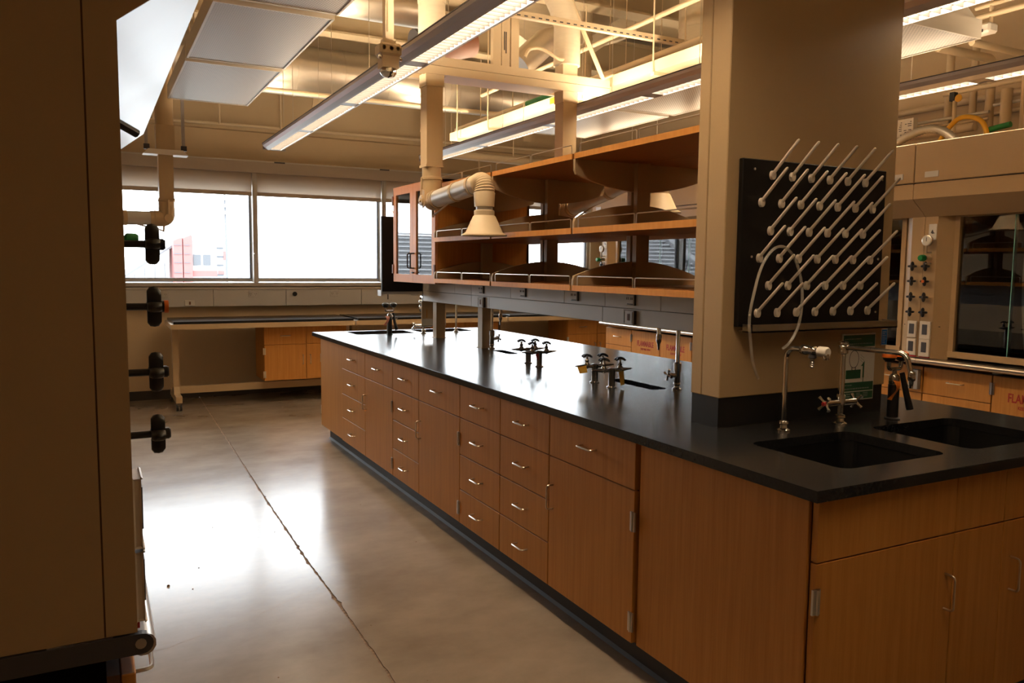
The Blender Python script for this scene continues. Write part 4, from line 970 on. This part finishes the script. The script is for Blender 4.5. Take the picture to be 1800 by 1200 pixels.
O('foil_ball', MB().lathe([(.02, .03), (.042, .012), (.046, -.01), (.03, -.03), (0, -.036)], (HX, HY, HZ-.055), 'z', 9), 'chrome', hb)
for sx in (-1, 1): O('bulb', MB().lathe([(.008, 0), (.013, -.011), (.008, -.02)], (HX+sx*.055, HY-.03, HZ+.015), 'z', 10), 'chrome', hb)

# ---------------------------------------------------------------- pipes and trays
def pipe(label, pts, r, m='strut', cat='pipe', group=None, name='pipe', seg=10, rad=.05):
    o = O(name, MB().tube(arc_pts(pts, rad, 5) if len(pts) > 2 else pts, r, seg), m, org=pts[0]); return tag(o, label, cat, group)
pipe('thin sprinkler pipe along the wall above the windows', [(XL, 9.3, 2.995), (XR, 9.3, 3.03)], .018, name='sprinkler_pipe')
pipe('beige pipe hugging the underside of the big shiny duct', [(-1.3, 7.78, 3.105), (4.7, 7.78, 3.115)], .022)
for i, (x, nm) in enumerate(((.62, 'leftmost'), (1.28, 'second'), (1.93, 'third'))):
    pipe('%s thin hanger rod of the sprinkler pipe' % nm, [(x, 9.28, 3.0), (x, 9.28, 3.4)], .012, name='pipe_hanger')
ct = T('cable_tray', 'bright cream cable tray just above the right pendant light', 'cable tray', (3.47, 5.0, 2.80))
O('trough', MB().box(3.38, 3.39, 2.5, 7.9, 2.815, 2.885).box(3.55, 3.56, 2.5, 7.9, 2.815, 2.885).box(3.38, 3.56, 2.5, 7.9, 2.81, 2.816), 'strut', ct)
for y in (3.9, 4.45, 5.7, 6.98, 7.7): O('trapeze', MB().box(3.37, 3.66, y-.02, y+.02, 2.785, 2.81), 'strut', ct); O('rod', MB().tube([(3.375, y, 2.80), (3.375, y, 3.995)], .006, 6), 'strut', ct); O('rod', MB().tube([(3.64, y, 2.80), (3.64, y, 3.995)], .006, 6), 'strut', ct)
pipe('lit cream pipe running above the cable tray', [(3.46, 2.5, 2.945), (3.46, 7.9, 2.925)], .026, group='pipes over the cable tray')
pipe('thin cream conduit beside the cable tray', [(3.60, 2.5, 2.835), (3.60, 7.9, 2.828)], .014, group='pipes over the cable tray')
pipe('slim cream conduit slanting higher above the tray', [(3.56, 2.6, 3.27), (3.56, 7.5, 3.22)], .018)
tag(O('pipe_label', MB().tube([(3.46, 5.85, 2.933), (3.46, 6.35, 2.931)], .0278, 12), 'green', org=(3.46, 6.1, 2.93)), 'green identification band on the pipe above the tray', 'label')
tag(O('pipe_label', MB().box(3.3775, 3.380, 5.6, 5.82, 2.83, 2.875), 'yellow', org=(3.38, 5.7, 2.83)), 'yellow label on the side of the cable tray', 'label')
lo_ = T('pipe', 'thick cream pipe low across the back above the shelves', 'pipe', (4.5, 8.6, 2.72))
O('run', MB().tube([(3.5, 8.6, 2.78), (5.6, 8.6, 2.74)], .045, 14), 'strut', lo_)
for xx in (3.7, 4.5, 5.3): O('hanger', MB().tube([(xx, 8.6, 2.8), (xx, 8.6, 4.002)], .006, 6), 'strut', lo_)
O('sprinkler_head', MB().tube([(4.05, 8.6, 2.73), (4.06, 8.6, 2.61)], .014, 8), 'strut', lo_)
# right wall services above the hoods
WXr = 6.1
pipe('long beige pipe high along the right wall', [(WXr+.29, 1.5, 3.14), (WXr+.29, 8.0, 3.14)], .022, group='pipes on the right wall')
pipe('second long beige pipe along the right wall', [(WXr+.285, 1.5, 2.90), (WXr+.285, 7.0, 2.87)], .028, group='pipes on the right wall')
pipe('third thin beige pipe along the right wall', [(WXr+.295, 1.5, 2.76), (WXr+.295, 7.0, 2.74)], .016, group='pipes on the right wall')
pipe('thick lower beige pipe above the hood tops', [(5.55, 3.60, 2.52), (5.55, 5.2, 2.50)], .032, group='pipes on the right wall')
for i, (y, z0, z1, r, x) in enumerate(((4.12, 2.5, 3.3, .030, 6.0), (3.92, 2.7, 3.3, .026, 6.0), (3.60, 2.45, 3.0, .030, 5.7), (3.42, 2.4, 2.75, .036, 5.6), (3.30, 2.4, 2.95, .022, 5.6), (3.1, 2.4, 2.9, .026, 5.7))):
    pipe('beige vertical riser pipe above right hoods, %s from the column' % ('first', 'second', 'third', 'fourth', 'fifth', 'sixth')[i], [(x, y, z0), (x, y, z1)] if i % 2 else [(x, y, z0), (x, y, z1), (x-.6, y, z1)], r, group='risers above the right hoods')
for i, (z, y0, y1, r, m_) in enumerate(((2.62, 3.55, 4.6, .012, 'alu'), (2.575, 3.55, 4.6, .010, 'strut'), (2.66, 2.6, 3.52, .012, 'alu'), (2.80, 3.2, 3.9, .018, 'strut'))):
    pipe('%s slim horizontal conduit between the risers over right hoods' % ('upper left', 'lower left', 'right grey', 'topmost beige')[i], [(5.62, y0, z), (5.62, y1, z)], r, m_, group='slim conduits over the right hoods')
pipe('looped beige pipe above the nearest right hood', [(5.5, 3.20, 2.30), (5.5, 3.20, 2.58), (5.5, 2.6, 2.60)], .034)
pipe('square pipe loop above the nearest right hood', [(5.6, 3.12, 2.30), (5.6, 3.12, 2.47), (5.6, 2.92, 2.47), (5.6, 2.92, 2.36), (5.6, 2.6, 2.36)], .022)
pipe('yellow gas hose arching over the hood top', smooth_path([(5.2, 3.66, 2.30), (5.2, 3.60, 2.42), (5.2, 3.50, 2.52), (5.2, 3.40, 2.52), (5.2, 3.32, 2.47), (5.2, 3.28, 2.36), (5.2, 3.28, 2.29)]), .016, 'yellow', 'hose', name='gas_hose')
fxp = smooth_path([(5.0, 3.98, 2.36), (5.0, 3.85, 2.37), (5.0, 3.72, 2.42), (5.0, 3.58, 2.45), (5.0, 3.46, 2.42), (5.0, 3.36, 2.34), (5.0, 3.33, 2.29)], 12)
o = O('flexible_conduit', MB().tube(fxp, .028, 12, radii=[.026+.004*(i % 2) for i in range(len(fxp))]), 'conduit', org=(5, 3.6, 2.29)); tag(o, 'grey ribbed flexible conduit lying on the hood top', 'conduit')
tag(O('conduit_coupling', MB().tube([(5.0, 4.0, 2.36), (5.0, 3.92, 2.363)], .045, 14), 'black', org=(5, 3.96, 2.31)), 'black coupling at the end of the ribbed conduit', 'coupling')
cb = T('control_box', 'small white printed control box on the right wall pipes', 'control box', (5.45, 4.16, 2.48))
O('case', MB().cbox(5.42, 5.47, 3.99, 4.17, 2.50, 2.63, .003), 'white', cb); ln = MB()
for k in range(7):
    for q in range(4):
        if random.random() < .65: ln.box(5.4185, 5.4205, 4.005+q*.04, 4.005+q*.04+random.uniform(.01, .032), 2.513+k*.015, 2.518+k*.015)
O('print_lines', ln, 'dgrey', cb)
gl = tag(O('pipe_label', MB().tube([(5.5, 3.46, 2.475), (5.5, 3.32, 2.49)], .02, 10), 'green', org=(5.5, 3.4, 2.47)), 'green band on a pipe behind the yellow hose', 'label')
vt = T('gas_valve', 'black valve with yellow disc tag above the right hoods', 'valve', (5.4, 3.63, 2.68)); O('body', MB().box(5.38, 5.42, 3.655, 3.69, 2.69, 2.75), 'black', vt); O('tag_disc', MB().cyl((5.375, 3.62, 2.70), .026, .004, 'x', 14), 'yellow', vt)
O('stem', MB().cyl((5.4, 3.66, 2.30), .015, .40, 'z', 10), 'strut', vt)
el = T('sensor_light', 'small white ceiling device on a cream strut at upper right', 'sensor', (4.9, 3.14, 2.95))
O('case', MB().cbox(4.86, 4.95, 3.10, 3.26, 2.95, 3.01, .012), 'white', el); O('lens', MB().box(4.855, 4.86, 3.14, 3.24, 2.955, 2.972), 'dgrey', el)
O('stem', MB().tube([(4.90, 3.12, 3.0), (4.90, 3.12, 4.0)], .012, 8), 'strut', el)
pipe('cream strut rail at upper right, lower one', [(4.9, 1.6, 3.06), (4.9, 3.22, 3.06)], .018, group='cream rails at upper right')
pipe('cream strut rail at upper right, upper one', [(4.9, 1.6, 3.12), (4.9, 3.22, 3.12)], .014, group='cream rails at upper right')
hc = T('shelf_top_box', 'dark metal electrical box above the shelf end by the column', 'electrical box', (4.6, 4.6, 2.35))
O('box', MB().box(5.5, 5.75, 5.45, 5.65, 2.30, 2.55), 'brown', hc); O('fittings', MB().cyl((5.48, 5.6, 2.35), .04, .15, 'z', 12).cyl((5.48, 5.75, 2.30), .03, .25, 'z', 12), 'steel', hc)

# ================================================================== OUTDOORS
tag(O('ground', MB().box(-220, 260, 14, 420, -9.5, -9), 'ext_ground', org=(0, 100, -9)), 'pale ground far below outside the windows', 'ground')['kind'] = 'structure'
tw = T('press_tower', 'red and white stadium tower seen through the left window', 'building', (8.1, 70, -9))
O('wall', MB().box(6.9, 10.0, 70, 75, -9, 3.35), 'ext_white', tw)
for a, b in ((5.9, 6.55), (6.62, 7.3)): O('red_panel', MB().prism([(a, -9), (b, -9), (b, 3.4+.3*(b-6)), (a, 3.4+.3*(a-6.3))], 'y', 69.6, 74), 'ext_red', tw)
for z in (2.9, 2.2, 1.5, .7, 0, -.7): O('floor_slot', MB().box(5.92, 6.5, 69.55, 69.6, z, z+.08).box(6.68, 7.1, 69.55, 69.6, z, z+.08).box(9.2, 9.7, 69.9, 70, z-.2, z-.08), 'ext_dark', tw)
for a in (7.4, 8.15): O('window', MB().box(a, a+.55, 69.9, 70, 1.35, 2.2), 'ext_dark', tw)
O('red_sign', MB().box(9.72, 9.9, 69.9, 70, 1.8, 2.5).box(9.3, 9.75, 69.9, 70, .6, .9).box(7.35, 9.2, 69.92, 70, .45, .9), 'ext_red', tw)
gs = T('grandstand_roof', 'slanted grandstand roof left of the stadium tower', 'building', (4.2, 72, -9))
O('roof', MB().prism([(2.0, .05), (5.9, 2.75), (5.9, 2.95), (2.0, .25)], 'y', 71, 80), 'ext_grey', gs)
for k in range(5): O('roof_rib', MB().box(2.3+k*.75, 2.36+k*.75, 71, 71.2, -9, .05+k*.52), 'ext_pole', gs)
O('edge_beam', MB().box(2.0, 5.9, 70.9, 71.1, -.15, .05), 'ext_pole', gs)
lp = T('stadium_light', 'tall stadium light pole beside the tower', 'light pole', (9.95, 68, -9))
O('pole', MB().box(9.62, 9.78, 67.9, 68.1, -9, 3.3).tube([(9.7, 68, 3), (9.62, 68, 7.6)], .09, 8), 'ext_pole', lp)
for k in range(3): O('lamp_bank', MB().box(9.0+.1*k, 10.0+.1*k, 67.6, 67.8, 5.4+k*.55, 5.65+k*.55), 'ext_white', lp)
lp2 = T('stadium_light', 'thinner stadium light frame behind the tower', 'light pole', (7.2, 76, -9))
O('pole', MB().tube([(7.3, 76, -9), (7.3, 76, 7.4)], .07, 6).tube([(8.9, 76, -9), (8.9, 76, 5)], .06, 6), 'ext_white', lp2); O('lamp_bank', MB().box(7.5, 9.2, 75.8, 76, 4.6, 4.8).box(7.6, 9.0, 75.8, 76, 5.2, 5.4), 'ext_white', lp2)
def bleachers(x0, x1, n, label):
    st = T('bleachers', label, 'bleachers', ((x0+x1)/2, 60, -9), 'stadium bleachers'); stp = []
    for k in range(n): stp += [(52+k*.8, -7+k*.42), (52+k*.8, -7+(k+1)*.42)]
    ye, zt = 52.2+n*.8, -7+n*.42
    stp += [(ye, zt), (ye, -9), (52, -9)]
    O('steps', MB().prism(stp, 'x', x0, x1), 'ext_dark2', st)
    for k in range(n): O('seat_row', MB().box(x0+.3, x1-.3, 52.15+k*.8, 52.5+k*.8, -7+(k+1)*.42+.10, -7+(k+1)*.42+.24), 'ext_seat', st)
    x = x0+2
    while x < x1:
        O('aisle_rail', MB().prism([(51.8, -6.9), (ye, zt+.3), (ye, zt+1.0), (51.8, -6.1)], 'x', x, x+.9), 'ext_white', st); x += 11
    O('front_wall', MB().box(x0, x1, 51, 51.3, -9, -5.5), 'ext_red', st)
bleachers(-30, -5, 27, 'low grey bleachers mirrored in the cabinet glass doors')
bleachers(-95, -30.2, 37, 'tall grey bleachers mirrored in the far hood sash')
tl = MB()
for k in range(120):
    x = random.uniform(-60, 330); y = random.uniform(300, 380); r = random.uniform(5, 9)
    tl.lathe([(0, -9), (r, -8), (r*1.1, -6.5), (r*.8, -4+random.uniform(0, 2)), (r*.3, -2+random.uniform(0, 4)), (0, -1+random.uniform(0, 3))], (x, y, 0), 'z', 7)
tag(O('tree_line', tl, 'ext_tree'), 'hazy line of bare trees on the horizon', 'trees', kind='stuff')
